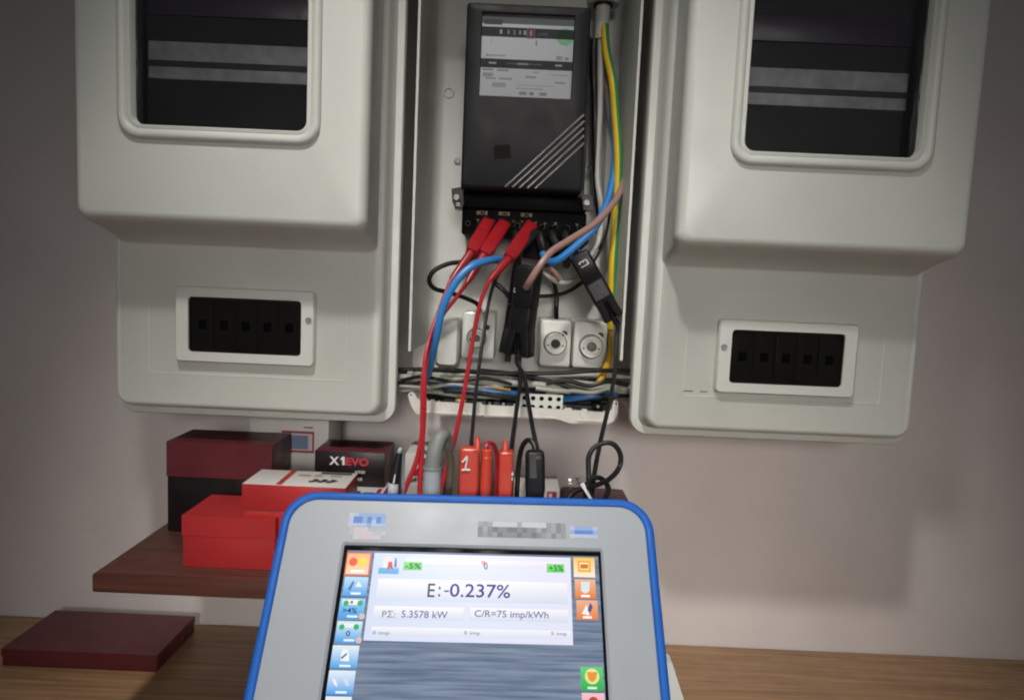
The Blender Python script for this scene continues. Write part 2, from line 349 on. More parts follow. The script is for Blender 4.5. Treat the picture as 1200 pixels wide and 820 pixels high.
# ------------------------------------------------------------------ closed neighbour cabinets
FLY = 0.918
X_LR = P(470, 250, FLY).x          # right edge of left cover
X_RL = P(752.5, 250, FLY).x        # left edge of right cover
CW = 0.38
Z_BOT = (P(400, 495, FLY).z + P(800, 510, FLY).z) / 2
Z_TOP = P(610, -150, FLY).z
Z_STEP0 = (P(400, 298, 0.885).z + P(830, 314, 0.885).z) / 2
Z_STEP1 = (P(400, 267, 0.80).z + P(825, 284, 0.80).z) / 2
def closed_cabinet(xc, label, flap_z, dial, hint):
    x0, x1 = xc - CW / 2, xc + CW / 2
    t = thing('meter_cabinet', label, 'meter cabinet', (xc, WALLY, Z_BOT), 'closed meter cabinets')
    mb = MB(); i6 = 0.008
    mb.loft([rry(x0 + i6 + .004, x1 - i6 - .004, Z_BOT + i6 + .004, Z_TOP - i6 - .004, .02, WALLY - .008),
             rry(x0 + i6 + .004, x1 - i6 - .004, Z_BOT + i6 + .004, Z_TOP - i6 - .004, .02, .932),
             rry(x0 + i6, x1 - i6, Z_BOT + i6, Z_TOP - i6, .024, .932),
             rry(x0 + i6, x1 - i6, Z_BOT + i6, Z_TOP - i6, .024, WALLY - .001)], True, True)
    mb.build('enclosure', 'inner_plastic', t)
    # window opening
    hw = WHALF
    wz0, wz1 = WZ0, Z_TOP - 0.09
    S = []
    def sec(ins, Y, rad, dz=0): S.append(rry(x0 + ins, x1 - ins, Z_BOT + ins + dz, Z_TOP - ins, rad, Y))
    sec(.004, .9285, .022); sec(0, .9285, .024); sec(0, .922, .024); sec(.0015, .9185, .023); sec(.004, .918, .022); sec(.0105, .918, .018)
    sec(.0115, .916, .018); sec(.0145, .897, .018); sec(.0165, .890, .018); sec(.0190, .886, .016); sec(.0225, .885, .013)
    def sec2(i, zb, Y, rad): S.append(rry(x0 + i, x1 - i, zb, Z_TOP - i, rad, Y))
    dz = Z_STEP1 - Z_STEP0
    sec2(.0230, Z_STEP0, .8848, .012); sec2(.0236, Z_STEP0 + .003, .882, .012)
    sec2(DR * .55 + .012, Z_STEP0 + dz * .55, .838, .013); sec2(DR - .0045, Z_STEP0 + dz * .86, .814, .013); sec2(DR - .002, Z_STEP1 - .001, .805, .013); sec2(DR + .0015, Z_STEP1 + .003, .8012, .012); sec2(DR + .007, Z_STEP1 + .008, .80, .011)
    S.append(rry(xc - hw, xc + hw, wz0, wz1, .012, .80)); S.append(rry(xc - hw, xc + hw, wz0, wz1, .012, .812))
    mb = MB(); mb.loft(S, False, False); mb.build('cover', 'cabinet_plastic', t, ang=50)
    # window frame, a moulded bead with a second inner bead, and its pane
    f = MB(); F = []
    for ins, Y in ((-.0155, .7998), (-.015, .7955), (-.011, .793), (-.006, .7945), (-.0045, .797), (-.003, .796), (-.0005, .796), (.0005, .798), (.0012, .806)):
        F.append(rry(xc - hw + ins, xc + hw - ins, wz0 + ins, wz1 - ins, .012 - ins * .8, Y))
    f.loft(F, False, False); fr = f.build('window_frame', 'cabinet_plastic', t, ang=60)
    g = MB(); g.loft([rry(xc - hw + .0008, xc + hw - .0008, wz0 + .0008, wz1 - .0008, .011, Y) for Y in (.8062, .8092)]); g.build('pane', 'clear_pane', fr)
    # hinged flap on the lower part
    fz0, fz1 = flap_z; fx0, fx1 = xc - FHALF, xc + FHALF
    f = MB(); f.loft([rry(fx0, fx1, fz0, fz1, .006, .8846), rry(fx0 + .0005, fx1 - .0005, fz0 + .0005, fz1 - .0005, .006, .8765), rry(fx0 + .002, fx1 - .002, fz0 + .002, fz1 - .002, .005, .8745),
                      rry(fx0 + .017, fx1 - .017, fz0 + .013, fz1 - .013, .005, .8745), rry(fx0 + .018, fx1 - .018, fz0 + .014, fz1 - .014, .005, .8775), rry(fx0 + .018, fx1 - .018, fz0 + .014, fz1 - .014, .005, .8838)], True, True)
    fl = f.build('flap', 'cabinet_plastic', t, ang=40)
    g = MB(); g.loft([rry(fx0 + .0178, fx1 - .0178, fz0 + .0138, fz1 - .0138, .005, Y) for Y in (.8760, .8775)]); g.build('pane', 'smoked_pane', fl)
    nb = 5; bwid = (fx1 - fx0 - .040) / nb
    for k in range(nb):
        bx_ = fx0 + .020 + k * bwid
        g = MB(); g.box(bx_ + .0006, bx_ + bwid - .0006, .8800, .8837, fz0 + .017, fz1 - .017, .0006); g.box(bx_ + bwid * .32, bx_ + bwid * .68, .8782, .8801, (fz0 + fz1) / 2 - .006, (fz0 + fz1) / 2 + .006, .0006, 1); g.build('breaker', ['plate_grey', 'terminal_black'], fl)
    g = MB(); sx = fx1 - .0075 if xc < 0 else fx0 + .0075
    g.lathe([(.0038, 0), (.0038, .002), (.0028, .0026), (.0016, .0022), (0, .0022)], (sx, .8745, (fz0 + fz1) / 2 + .012), NF, 16); g.build('lock', 'print_grey', fl)
    # moulded outline round the flap, a shallow bead standing proud of the lower face
    ox, oz0, oz1 = OUTX - xcL, P(400, 446, .885).z, P(400, 325.5, .885).z
    g = MB(); g.loft([rry(xc - ox + i_, xc + ox - i_, oz0 + i_, oz1 - i_, .004, Y) for i_, Y in ((-.0006, .88505), (-.0003, .8844), (.0003, .8844), (.0006, .88505))], False, False); g.build('moulded_outline', 'cabinet_plastic', t)
    # meter behind the window
    m = thing('electricity_meter', dial, 'electricity meter', (xc, .93, Z_STEP1), 'electricity meters')
    b = MB(); mx0, mx1 = xc - WHALF - .008, xc + WHALF + .008; mz0, mz1 = Z_STEP1 + .015, Z_TOP - .07
    b.loft([rry(mx0, mx1, mz0, mz1, .006, WALLY - .0085), rry(mx0, mx1, mz0, mz1, .006, .846), rry(mx0 + .003, mx1 - .003, mz0 + .003, mz1 - .003, .006, .841)]); b.build('housing', 'meter_black', m)
    pz0, pz1 = P(358, 100, .84).z, P(358, 56, .84).z
    b = MB(); b.box(mx0 + .006, mx1 - .006, .8385, .8412, pz0, pz1, .0008); pl_ = b.build('dial_plate', 'dial_dull', m)
    b = MB(); b.box(mx0 + .006, mx1 - .006, .8370, .8387, pz0 + .014, pz0 + .021, .0004); b.build('dial_band', 'print_dark', pl_)
    b = MB(); b.box(mx0 + .006, mx1 - .006, .8380, .8412, pz1 + .030, pz1 + .060, .0008); b.build('counter_band', 'counter_violet', m)
    return t
WINR = P(361, 100, .80).x
OUTX = P(406.5, 345, .885).x
DR = ((X_LR - P(427, 95, .803).x) + (P(806, 95, .803).x - X_RL)) / 2
xcL, xcR = X_LR - CW / 2, X_RL + CW / 2
WHALF = WINR - xcL
WZ0 = P(356, 155, .80).z
FHALF = P(368.5, 385, .8755).x - xcL
zf = (P(360, 430, .8755).z, P(360, 341, .8755).z)
closed_cabinet(xcL, 'closed light grey plastic meter cabinet to the left of the open one', zf, 'dark meter behind the window of the left closed cabinet', 0)
rc_ = closed_cabinet(xcR, 'closed light grey plastic meter cabinet to the right of the open one', (zf[0] - .010, zf[1] - .012), 'dark meter behind the window of the right closed cabinet', 1)

b = MB(); frect(b, 800, 457.3, 812, 458.6, .8846, 0, lin('5a554c')); frect(b, 820, 458.2, 829, 459.4, .8846, 0, lin('5a554c')); b.build('scratch', 'print', rc_, smooth=False)
# ------------------------------------------------------------------ open cabinet
BKY = 1.08; FRY = 0.92
cx0, cx1 = P(486.0, 250, FRY).x, P(738.0, 230, FRY).x
cz_wall = P(487, 412, FRY).z; cz_tray = P(600, 478, FRY).z
CZT = CAM.z + 0.470
t = thing('meter_cabinet', 'open white plastic meter cabinet holding the black meter and wiring', 'meter cabinet', (0, WALLY, cz_tray))
prof = [(cx0, FRY)]
for k in range(9):
    a = R(180 + 90 * k / 8) ; rad = .016
    prof.append((cx0 + .003 + rad + rad * cos(a), BKY - rad - rad * sin(a)))
prof2 = [(cx1 - (x - cx0), y) for x, y in prof][::-1]
th = .0032
inner = prof + prof2
outer = [(cx0 - th, FRY), (cx0 - th, BKY + .03), (cx1 + th, BKY + .03), (cx1 + th, FRY)]
ring = inner + outer[::-1]
mb = MB(); mb.loft([[Vector((x, y, z)) for x, y in ring] for z in (cz_wall, CZT)], True, True); mb.build('shell', 'inner_plastic', t, ang=40)
mb = MB(); mb.box(cx0 + .010, cx1 - .010, BKY + .002, BKY + .008, cz_tray, cz_wall - .0005); mb.build('back_panel', 'inner_plastic', t)
mb = MB(); mb.box(cx0 - th, cx1 + th, FRY, BKY + .03, CZT + .0003, CZT + .006, .001); mb.build('top_wall', 'inner_plastic', t)
# raised back plate behind the meter
# bottom tray with its ragged lip
lip = [(478, 463), (480, 460), (484, 459.5), (487, 463), (489, 467), (494, 469.5), (503, 470), (505, 468.5), (509, 468.8), (510, 471), (556, 473.5), (557, 471.5), (564, 472), (565, 474.5), (601, 476.5), (602, 474), (608, 474.5), (609, 477), (661, 480.5), (662, 478), (670, 478.5), (671, 481), (681, 481.5), (682, 479.5), (688, 480), (689, 482.5), (712, 483.5), (717, 480), (719, 470.5), (722, 468.5),
       (724.5, 472), (724, 485), (719, 493.5), (712, 497), (668, 496), (655, 491.5), (494, 486), (487, 484), (482, 476)]
mb = MB(); slab(mb, lip, .915, .921); lp = mb.build('lip', 'tray_plastic', t, smooth=False)
mb = MB(); a = RX(496, 484, 652, 487, .9149); mb.box(a[0], a[1], .9125, .9149, a[2], a[2] + .0022, .0005)
mb.box(*RX(676, 491, 710, 493, .9149)[:2], .9125, .9149, P(690, 493.5, .915).z, P(690, 491.7, .915).z, .0004); mb.build('ridge', 'tray_plastic', lp)
for hx, hy in ((481.5, 462.5), (722, 473), (565, 487.2)):
    m2 = MB(); m2.lathe([(.0014, 0), (.0014, .0003)], P(hx, hy, .9149), NF, 12); m2.build('hole', 'dark_hole', lp)
fx0, fx1 = P(497, 474, .93).x, P(716, 478, .93).x
mb = MB(); mb.box(fx0, fx1, .9212, BKY + .0015, P(600, 484, .92).z, P(600, 481.5, .92).z, .0006); mb.build('tray_floor', 'tray_plastic', t)
for k, (qx, qy, ww) in enumerate(((515, 470, 9), (540, 470.5, 13), (574, 472.5, 10), (590, 473, 8), (700, 476, 12))):
    m2 = MB(); a = RX(qx - ww / 2, qy - 4, qx + ww / 2, qy + 4, .945)
    m2.box(a[0], a[1], .938, .958, P(600, 481, .92).z + .0002, a[3], .0015)
    br = m2.build('terminal', 'brass' if k in (1,) else 'terminal_black', t)
    m3 = MB(); m3.lathe([(.002, 0), (.002, .0012), (.001, .0014)], ((a[0] + a[1]) / 2, .938, a[3] - .004), NF, 10); m3.build('screw', 'steel', br)
# knockout ring and screws on the back panel
def ring_mb(c, r, w_, h, n=28, ax=NF):
    m = MB(); m.lathe([(r - w_, 0), (r - w_ * .5, h), (r, h), (r + w_ * .3, 0)], c, ax, n, cap=False); return m
ring_mb(P(526, 109, BKY - .0005), .0078, .0022, .0012).build('knockout', 'inner_plastic', t)
def screw(px, py, Y, r, parent, m='steel'):
    q = MB(); q.lathe([(r, 0), (r, r * .35), (r * .8, r * .6), (r * .35, r * .62), (r * .3, r * .3), (0, r * .3)], P(px, py, Y), NF, 16); return q.build('screw', m, parent)
screw(536, 189, BKY - .0003, .0052, t, 'steel')
screw(510, 212, BKY - .0003, .0016, t, 'dark_hole'); screw(719, 75, BKY - .004, .0022, t, 'steel')
# cable gland hanging from the cabinet roof
g = thing('cable_gland', 'white conduit with round flange at the top right of the open cabinet', 'conduit', P(706, 2, 1.035))
q = P(706, 47, 1.035); top = P(705, 2, 1.035).z; XG = P(706, 24, 1.035).x
m2 = MB(); m2.lathe([(.0085, 0), (.0105, .0), (.0102, .03), (.0110, top - q.z + .004), (.0088, top - q.z + .004), (.0085, 0)], (XG, 1.035, q.z), ZA, 24, cap=False); m2.build('tube', 'cabinet_plastic', g)
m2 = MB(); m2.lathe([(.0102, -.004), (.0225, -.006), (.0245, -.003), (.0245, .008), (.0106, .010)], (XG, 1.035, top), ZA, 28, cap=False); m2.build('flange', 'cabinet_plastic', g)
m2 = MB(); m2.lathe([(.0108, 0), (.0108, CZT - top - .0055)], (XG, 1.035, top + .005), ZA, 20); m2.build('pipe', 'inner_plastic', g)
m2 = MB(); m2.lathe([(.0135, 0), (.0140, .002), (.0108, .0025)], (XG, 1.035, top - .0078), ZA, 24, cap=False); m2.build('seal', 'black_rubber', g)

# ------------------------------------------------------------------ main electricity meter
MY = .94
m = thing('electricity_meter', 'large black meter with white label plate in the open cabinet', 'electricity meter', P(612, 250, BKY), 'electricity meters')
a = RX(543.5, 4.5, 688, 222, MY); mx0, mx1, mz0, mz1 = a
b = MB(); b.loft([rry(mx0 - .004, mx1 + .012, mz0 - .02, mz1 - .004, .004, BKY - .001), rry(mx0 - .004, mx1 + .012, mz0 - .02, mz1 - .004, .004, 1.035)]); bp = b.build('base_plate', 'meter_black', m)
sc1 = screw(692, 197, 1.0345, .0045, bp, 'print_dark')
lx0, lx1, lz0, lz1 = RX(563.5, 16.5, 671.5, 114, MY)
S = [rry(mx0 - .001, mx1 + .001, mz0 - .001, mz1 + .001, .005, 1.0345), rry(mx0 - .001, mx1 + .001, mz0 - .001, mz1 + .001, .005, .955), rry(mx0, mx1, mz0, mz1, .005, .945), rry(mx0 + .0012, mx1 - .0012, mz0 + .0012, mz1 - .0012, .005, .9418),
     rry(mx0 + .004, mx1 - .004, mz0 + .004, mz1 - .005, .004, .94), rry(lx0 - .001, lx1 + .001, lz0 - .001, lz1 + .001, .0015, .94), rry(lx0, lx1, lz0, lz1, .001, .9412), rry(lx0, lx1, lz0, lz1, .001, .9446)]
b = MB(); b.loft(S, True, True); b.build('housing', 'meter_black', m, ang=40)
LY = .9442
b = MB()
def L_(x0, y0, x1, y1, c, Y=LY):   # rectangle on the label plate, given in an upright 1044 x 820 drawing of it
    X = lambda q: lx0 + (q - 105) / (905 - 105) * (lx1 - lx0)
    Z = lambda q: lz1 - (q - 45) / (775 - 45) * (lz1 - lz0)
    b.poly([Vector((X(x0), Y, Z(y1))), Vector((X(x1), Y, Z(y1))), Vector((X(x1), Y, Z(y0))), Vector((X(x0), Y, Z(y0)))], 0, lin(c))
L_(105, 45, 905, 775, 'f2f4f8'); L_(105, 45, 905, 72, '1a1b1e', LY - .0001); L_(105, 72, 905, 128, '6f7277', LY - .0001); L_(105, 128, 905, 160, 'f0f2f5', LY - .0001)  # dark and grey top bands paint the window's shade and reflection
L_(120, 92, 280, 140, '4a4e58', LY - .0003)
L_(105, 160, 905, 245, '24272c', LY - .0002); L_(105, 440, 905, 520, '24272c', LY - .0002)
for x in (270, 335, 385, 435, 478): L_(x - 12, 178, x + 16, 226, '3a3d44', LY - .0003)
L_(497, 158, 567, 250, 'b05a60', LY - .0003); L_(508, 170, 556, 238, '30282c', LY - .0004)
L_(175, 470, 240, 486, 'c9ccd2', LY - .0004); L_(755, 470, 815, 486, 'c9ccd2', LY - .0004); L_(330, 474, 640, 480, '8b8f96', LY - .0004); L_(420, 468, 520, 486, 'b9bdc4', LY - .0004)
for x0, y0, x1, y1, c in ((150, 405, 320, 416, '9499a3'), (150, 400, 165, 420, '555a64'), (760, 395, 815, 430, '9a9fa9'), (835, 402, 870, 428, '8c919b'), (190, 268, 196, 300, '8f949e'), (575, 268, 590, 310, '6c717b'),
                       (120, 528, 215, 545, '8e939d'), (250, 530, 350, 548, '8e939d'), (125, 565, 215, 600, 'a2a7b0'), (150, 606, 240, 622, 'a2a7b0'), (270, 604, 385, 622, 'a0a5ae'), (500, 580, 590, 600, '969ba5'),
                       (210, 650, 330, 690, 'b0b4bc'), (420, 662, 750, 668, 'a2a7b0'), (420, 690, 660, 700, 'b0b4bc'), (720, 560, 870, 568, 'a5aab3'), (760, 620, 850, 640, 'a5aab3'), (450, 722, 515, 750, '7f848e'), (540, 722, 580, 752, '6c717b'), (630, 722, 690, 752, '7f848e'), (560, 540, 620, 552, 'a5aab3')):
    c = ''.join('%02x' % int(int(c[i_:i_ + 2], 16) * .6 + int('eef1f6'[i_:i_ + 2], 16) * .4) for i_ in (0, 2, 4))
    L_(x0, y0, x1, y1, c, LY - .0003)
lb = b.build('label_plate', 'print', m, smooth=False)
ox = Vector((lx0, 0, lz1))
def ltext(s_, x0, y0, x1, y1, mm):
    X = lambda q: lx0 + (q - 105) / 800 * (lx1 - lx0); Z = lambda q: lz1 - (q - 45) / 730 * (lz1 - lz0)
    text(s_, Vector((0, LY - .0006, 0)), XA, ZA, NF, (X(x0), X(x1), Z(y1), Z(y0)), 0, mm, lb, 'digits')
for s_, x in zip('10281', (270, 335, 385, 435, 478)): ltext(s_, x - 7, 184, x + 11, 220, 'print_white')
ltext('8', 520, 178, 545, 230, 'print_white'); ltext('kWh', 595, 196, 680, 222, 'print_grey')
b = MB(); b.disc(Vector((lx0 + (830 - 105) / 800 * (lx1 - lx0), LY - .0008, lz1 - (225 - 45) / 730 * (lz1 - lz0))), XA, ZA, .0115); b.build('round_sticker', 'green_film', lb, smooth=False)
b = MB(); b.loft([rry(lx0 + .0004, lx1 - .0004, lz0 + .0004, lz1 - .0004, .001, Y) for Y in (.9413, .9420)]); b.build('pane', 'clear_pane', m)
for (xa, ya), (xb, yb) in (((592, 219), (684.5, 134.5)), ((600.5, 219.5), (684.5, 142.5)), ((609, 220), (684.5, 150.5)), ((618, 220.5), (684.5, 159)), ((627, 221), (684.5, 168))):
    b = MB(); bar(b, P(xa, ya, .9395), P(xb, yb, .9395), [(0, .0016, .0012), (1, .0016, .0012)], rad=.3); b.build('ridge', 'ridge_grey', m)  # grey lighter than the housing paints the lit look of the ridges
b = MB(); c = P(588.5, 178, .9394); hs = .0112; an = R(6)
b.loft([[c + Vector((x * cos(an) - z * sin(an), dy, x * sin(an) + z * cos(an))) for x, z in ((-hs, -hs * .8), (hs, -hs * .8), (hs, hs * .8), (-hs, hs * .8))] for dy in (0, .0005)]); b.build('sticker', 'sticker_black', m, smooth=False)
# terminal block under the housing
ta = RX(538, 223, 688, 246, .984)
b = MB(); b.box(ta[0], ta[1], .984, BKY - .002, ta[2], mz0 - .0015, .002); tb = b.build('terminal_block', 'terminal_black', m)
tl = RX(541, 247, 687, 277, .994); b = MB(); b.box(tl[0], tl[1], .994, BKY - .003, tl[2], ta[2] - .0004, .002); tr = b.build('terminal_row', 'terminal_black', m)
for k in range(10):
    xx = tl[0] + .009 + k * (tl[1] - tl[0] - .018) / 9
    q = MB(); q.lathe([(.0042, 0), (.0042, .0012), (.0028, .0014), (.0024, -.001), (0, -.001)], (xx, .994, tl[2] + .015), NF, 14); q.build('terminal_screw', 'print_dark', tr)
b = MB(); slab(b, [(608, 270), (690, 272), (690, 284), (682, 292), (664, 296), (640, 303), (612, 300)], 1.0, 1.06); b.build('black_filler', 'terminal_black', m)  # black slab filling the dark area under the terminals
for px, py in ((565, 249.5), (591, 250.5), (617, 252)):
    q = MB(); c = P(px, py, .9936)
    for dx, ww in ((-.0068, .0012), (-.0045, .0009), (.0050, .0009), (.0068, .0009)):
        q.poly([c + Vector((dx - ww, 0, -.0026)), c + Vector((dx + ww, 0, -.0026)), c + Vector((dx + ww, 0, .0026)), c + Vector((dx - ww, 0, .0026))])
    n = 16
    for k in range(n):
        a0, a1 = 2 * pi * k / n, 2 * pi * (k + 1) / n
        q.poly([c + Vector((cos(A) * r_, 0, sin(A) * r_)) for A, r_ in ((a0, .0030), (a1, .0030), (a1, .0020), (a0, .0020))])
    for z in (-.0026, .0020): q.poly([c + Vector((-.0068, 0, z)), c + Vector((-.0030, 0, z)), c + Vector((-.0030, 0, z + .0006)), c + Vector((-.0068, 0, z + .0006))])
    q.build('terminal_mark', 'print_tan', tr, smooth=False)
for px, py in ((560, 258), (579, 259), (602, 259.5), (612, 260), (628, 261), (639, 262), (651, 262), (676, 263.5)):
    q = MB(); c = P(px, py, .9935); q.poly([c + Vector((-.0022, 0, .0018)), c + Vector((0, 0, -.002)), c + Vector((.0022, 0, .0018)), c + Vector((.0012, 0, .0018)), c + Vector((0, 0, 0)), c + Vector((-.0012, 0, .0018))]); q.build('terminal_arrow', 'print_tan', tr, smooth=False)
for side, pts, sq in ((0, [(529, 221), (541, 219), (544, 236), (541, 246), (533, 245), (530, 236)], (535, 231.5)), (1, [(681, 228), (693, 228), (695.5, 234), (694, 247), (684, 246)], (687.5, 238))):
    q = MB(); slab(q, pts, .966, .980); ear = q.build('mounting_ear', 'black_plastic', m)
    screw(sq[0], sq[1], .9658, .0048, ear)
    if side == 0: screw(537, 240, .9658, .0035, ear)

# ------------------------------------------------------------------ fuse sockets
def fuse_socket(x0, y0, x1, y1, Yf, ring, hole, label, matn, glossy):
    a = RX(x0, y0, x1, y1, Yf); c = P((x0 + x1) / 2, (y0 + y1) / 2, Yf)
    t = thing('fuse_socket', label, 'fuse socket', Vector((c.x, BKY, a[2])), 'fuse sockets under the meter')
    b = MB(); b.loft([rry(a[0] - .001, a[1] + .001, a[2] - .001, a[3] + .001, .004, BKY - .0005), rry(a[0], a[1], a[2], a[3], .004, Yf + .008), rry(a[0] + .0012, a[1] - .0012, a[2] + .0012, a[3] - .0012, .004, Yf + .002), rry(a[0] + .004, a[1] - .004, a[2] + .004, a[3] - .004, .004, Yf)]); b.build('base', matn, t)
    rc = P(ring[0], ring[1], Yf); r = ring[2] * Yf / FPX
    b = MB(); b.lathe([(r * 1.30, -.0003), (r * 1.30, .0016), (r * 1.14, .0016), (r * 1.11, .0006), (r * .9, .0006)], rc, NF, 32, cap=False); b.build('collar', matn, t)
    b = MB(); b.lathe([(r * 1.11, .0007), (r * 1.03, .0008)], rc, NF, 32, cap=False); b.build('gap', 'dark_hole', t)
    b = MB(); b.lathe([(r * 1.02, .0009), (r, .0012), (r, .0095), (r * .93, .011), (r * .82, .011), (r * .76, .0070), (r * .62, .0070), (r * .58, .0100), (r * .46, .0100), (r * .42, .001), (0, .001)], rc, NF, 32, cap=False); cp = b.build('fuse_cap', matn, t)
    b = MB(); b.lathe([(r * .41, .0014), (r * .38, .0018), (r * .14, .0022), (0, .0020)], rc, NF, 20, cap=False); b.build('contact', 'dark_hole' if not glossy else 'hose_brown', cp)
    if hole:
        hc = P(hole[0], hole[1], Yf); hr = hole[2] * Yf / FPX
        b = MB(); b.lathe([(hr, 0), (hr, .0012), (hr * .75, .0012), (hr * .7, .0004), (0, .0004)], hc, NF, 18, cap=False); e = b.build('test_hole', matn, t)
        b = MB(); b.disc(hc + Vector((0, -.0013, 0)), XA, ZA, hr * .85); b.build('bore', 'dark_hole', e, smooth=False)
    for dx in (-1, 1):
        b = MB(); b.lathe([(.0014, 0), (.0014, .0006), (0, .0007)], rc + Vector((dx * r * .69, -.0070, -.15 * r)), NF, 10); b.build('pin', 'dark_hole', cp)
    return t
fuse_socket(541, 365, 580, 421, 1.005, (558.5, 396, 10.5), (571, 383.5, 3.5), 'glossy white fuse socket, leftmost, behind the red lead', 'ceramic_white', True)
fuse_socket(632.5, 375, 669.5, 430, 1.005, (650.6, 402.5, 12.5), (661.5, 391, 4.2), 'white fuse socket in the middle, beside the black clamps', 'socket_plastic', False)
fuse_socket(671.5, 376.5, 712, 432, 1.005, (692.5, 406, 13), (703.5, 393, 4.5), 'white fuse socket on the right, beside the ochre wire', 'socket_plastic', True)
a = RX(510, 372, 538, 430, 1.03)
b = MB(); b.loft([rry(a[0], a[1], a[2], a[3], .006, BKY - .0006), rry(a[0], a[1], a[2], a[3], .006, 1.038), rry(a[0] + .004, a[1] - .004, a[2] + .004, a[3] - .004, .005, 1.03)]); tag(b.build('blanking_cover', 'inner_plastic'), 'plain white blanking cover left of the fuse sockets', 'cover')

# ------------------------------------------------------------------ fixed wires
def wire(name, label, pts, r, m, group=None, cat='wire', stripe=None, n=10):
    b = MB(); b.tube(W(pts), r, n=n, stripe=stripe); return tag(b.build(name, m), label, cat, group)
G1 = 'wires beside the meter'
wire('wire', 'grey white wire nearest the meter side under the conduit', [(703, 30, 1.035), (704, 60, 1.032), (703, 125, 1.03), (700, 205, 1.028), (705, 243, 1.025), (703, 275, 1.02), (692, 300, 1.02), (676, 318, 1.03)], .0046, 'white_cable', G1)
wire('wire', 'yellow and green striped earth wire down the right side of the cabinet', [(708, 30, 1.030), (711, 62, 1.018), (718, 95, 1.0), (721.5, 135, .995), (724.5, 180, .99), (724, 225, .99), (721.5, 262, .99), (718.5, 305, .99), (717.5, 345, .995), (717, 385, 1.0)], .0062, ['yellow_cable', 'green_cable'], G1, n=12, stripe=(3, 1))
wire('wire', 'ochre wire curving down beside the right fuse socket', [(717.5, 372, 1.008), (717, 395, 1.0), (714, 420, .985), (706, 440, .965), (699, 454, .955), (694, 458, .95)], .0050, 'ochre_cable', G1)
wire('wire', 'bright blue wire crossing under the brown one right of the meter', [(707, 36, 1.04), (710, 70, 1.03), (716, 100, 1.02), (720, 150, 1.01), (720.5, 190, 1.0), (715, 225, .985), (707, 248, .97), (696, 268, .958), (676, 287, .953), (655, 304, .955), (643, 306, .965), (636, 297, .978)], .0052, 'blue_cable', G1)
wire('wire', 'pinkish brown wire running from the right into the black clamps', [(706, 34, 1.045), (709, 90, 1.04), (717, 120, 1.02), (727, 165, 1.01), (730, 195, 1.0), (729, 218, .984), (719, 238, .958), (697, 262, .935), (668, 281, .918), (646, 295, .903), (633, 311, .893), (622, 328, .893), (617, 337, .905)], .0047, 'brown_cable', G1)
wire('wire', 'thin black wire dropping behind the blue one', [(716, 235, 1.02), (713, 260, 1.03), (708, 283, 1.03), (697, 305, 1.03), (690, 318, 1.035)], .0020, 'black_rubber', G1)
wire('wire', 'black wire hidden between the meter base and the white wire', [(696, 46, 1.025), (695.5, 80, 1.028), (697, 130, 1.03), (698, 190, 1.03), (700, 230, 1.03), (703, 262, 1.035), (700, 292, 1.04)], .0050, 'black_rubber', G1)
G2 = 'wires below the meter terminals'
wire('wire', 'blue wire arching from the terminals down to the left', [(602, 294, .985), (590, 303, .945), (574, 305, .905), (557, 310, .888), (542, 321, .880), (529, 339, .876), (518, 364, .875), (512, 392, .88), (507, 415, .895), (503, 434, .925), (498, 446, .95)], .0050, 'blue_cable', G2)
wire('wire', 'black wire looping out left of the red plugs', [(562, 296, .99), (545, 306, .975), (526, 309, .965), (509, 317, .96), (503, 328, .962), (509, 338, .97), (527, 343, .985), (547, 350, 1.01), (560, 357, 1.025), (563, 368, 1.03)], .0034, 'black_rubber', G2)
wire('wire', 'black wire passing behind the clamps towards the right', [(600, 330, 1.0), (612, 345, 1.01), (640, 347, 1.02), (662, 343, 1.03), (682, 331, 1.035), (694, 316, 1.04)], .0030, 'black_rubber', G2)
wire('wire', 'dark brown wire rising from the middle fuse socket', [(652, 378, 1.03), (652, 362, 1.045), (652.5, 348, 1.05), (650, 334, 1.045), (646, 322, 1.03)], .0034, 'black_rubber', G2)
wire('wire', 'short white wire curling beside the brown wire', [(636, 318, 1.0), (646, 326, 1.0), (656, 331, 1.01), (670, 329, 1.02), (684, 321, 1.03), (692, 312, 1.035)], .0036, 'white_cable', G2)
wire('wire', 'short brown wire stub behind the pinkish brown wire', [(634, 312, .99), (642, 314, .985), (650, 320, .985), (656, 328, .99)], .0040, 'brown_cable', G2)
wire('wire', 'black wire from the terminals behind the third red plug', [(578, 330, .985), (590, 340, .985), (600, 352, .99)], .0036, 'black_rubber', G2)
wire('wire', 'black wire from the terminals to the right clamp', [(664, 276, .99), (672, 288, .985), (684, 300, .98), (696, 314, .975), (707, 335, .975), (714, 360, .98)], .0036, 'black_rubber', G2)
for k, (xa, xb, yb_, lb_) in enumerate(((604, 606, 306, 'black wire stub under the terminals above the large clamp, left one'), (632, 640, 302, 'black wire stub under the terminals above the large clamp, right one'), (647, 662, 300, 'black wire stub between the blue and brown wires at the terminals'), (662, 676, 296, 'black wire stub at the right end of the terminals'))):
    wire('wire', lb_, [(xa, 268, 1.0), (xa + 1, 278, .985), ((xa + xb) / 2, 290, .98), (xb, yb_, .99), (xb + 2, yb_ + 10, 1.02)], .0062, 'black_rubber', G2)
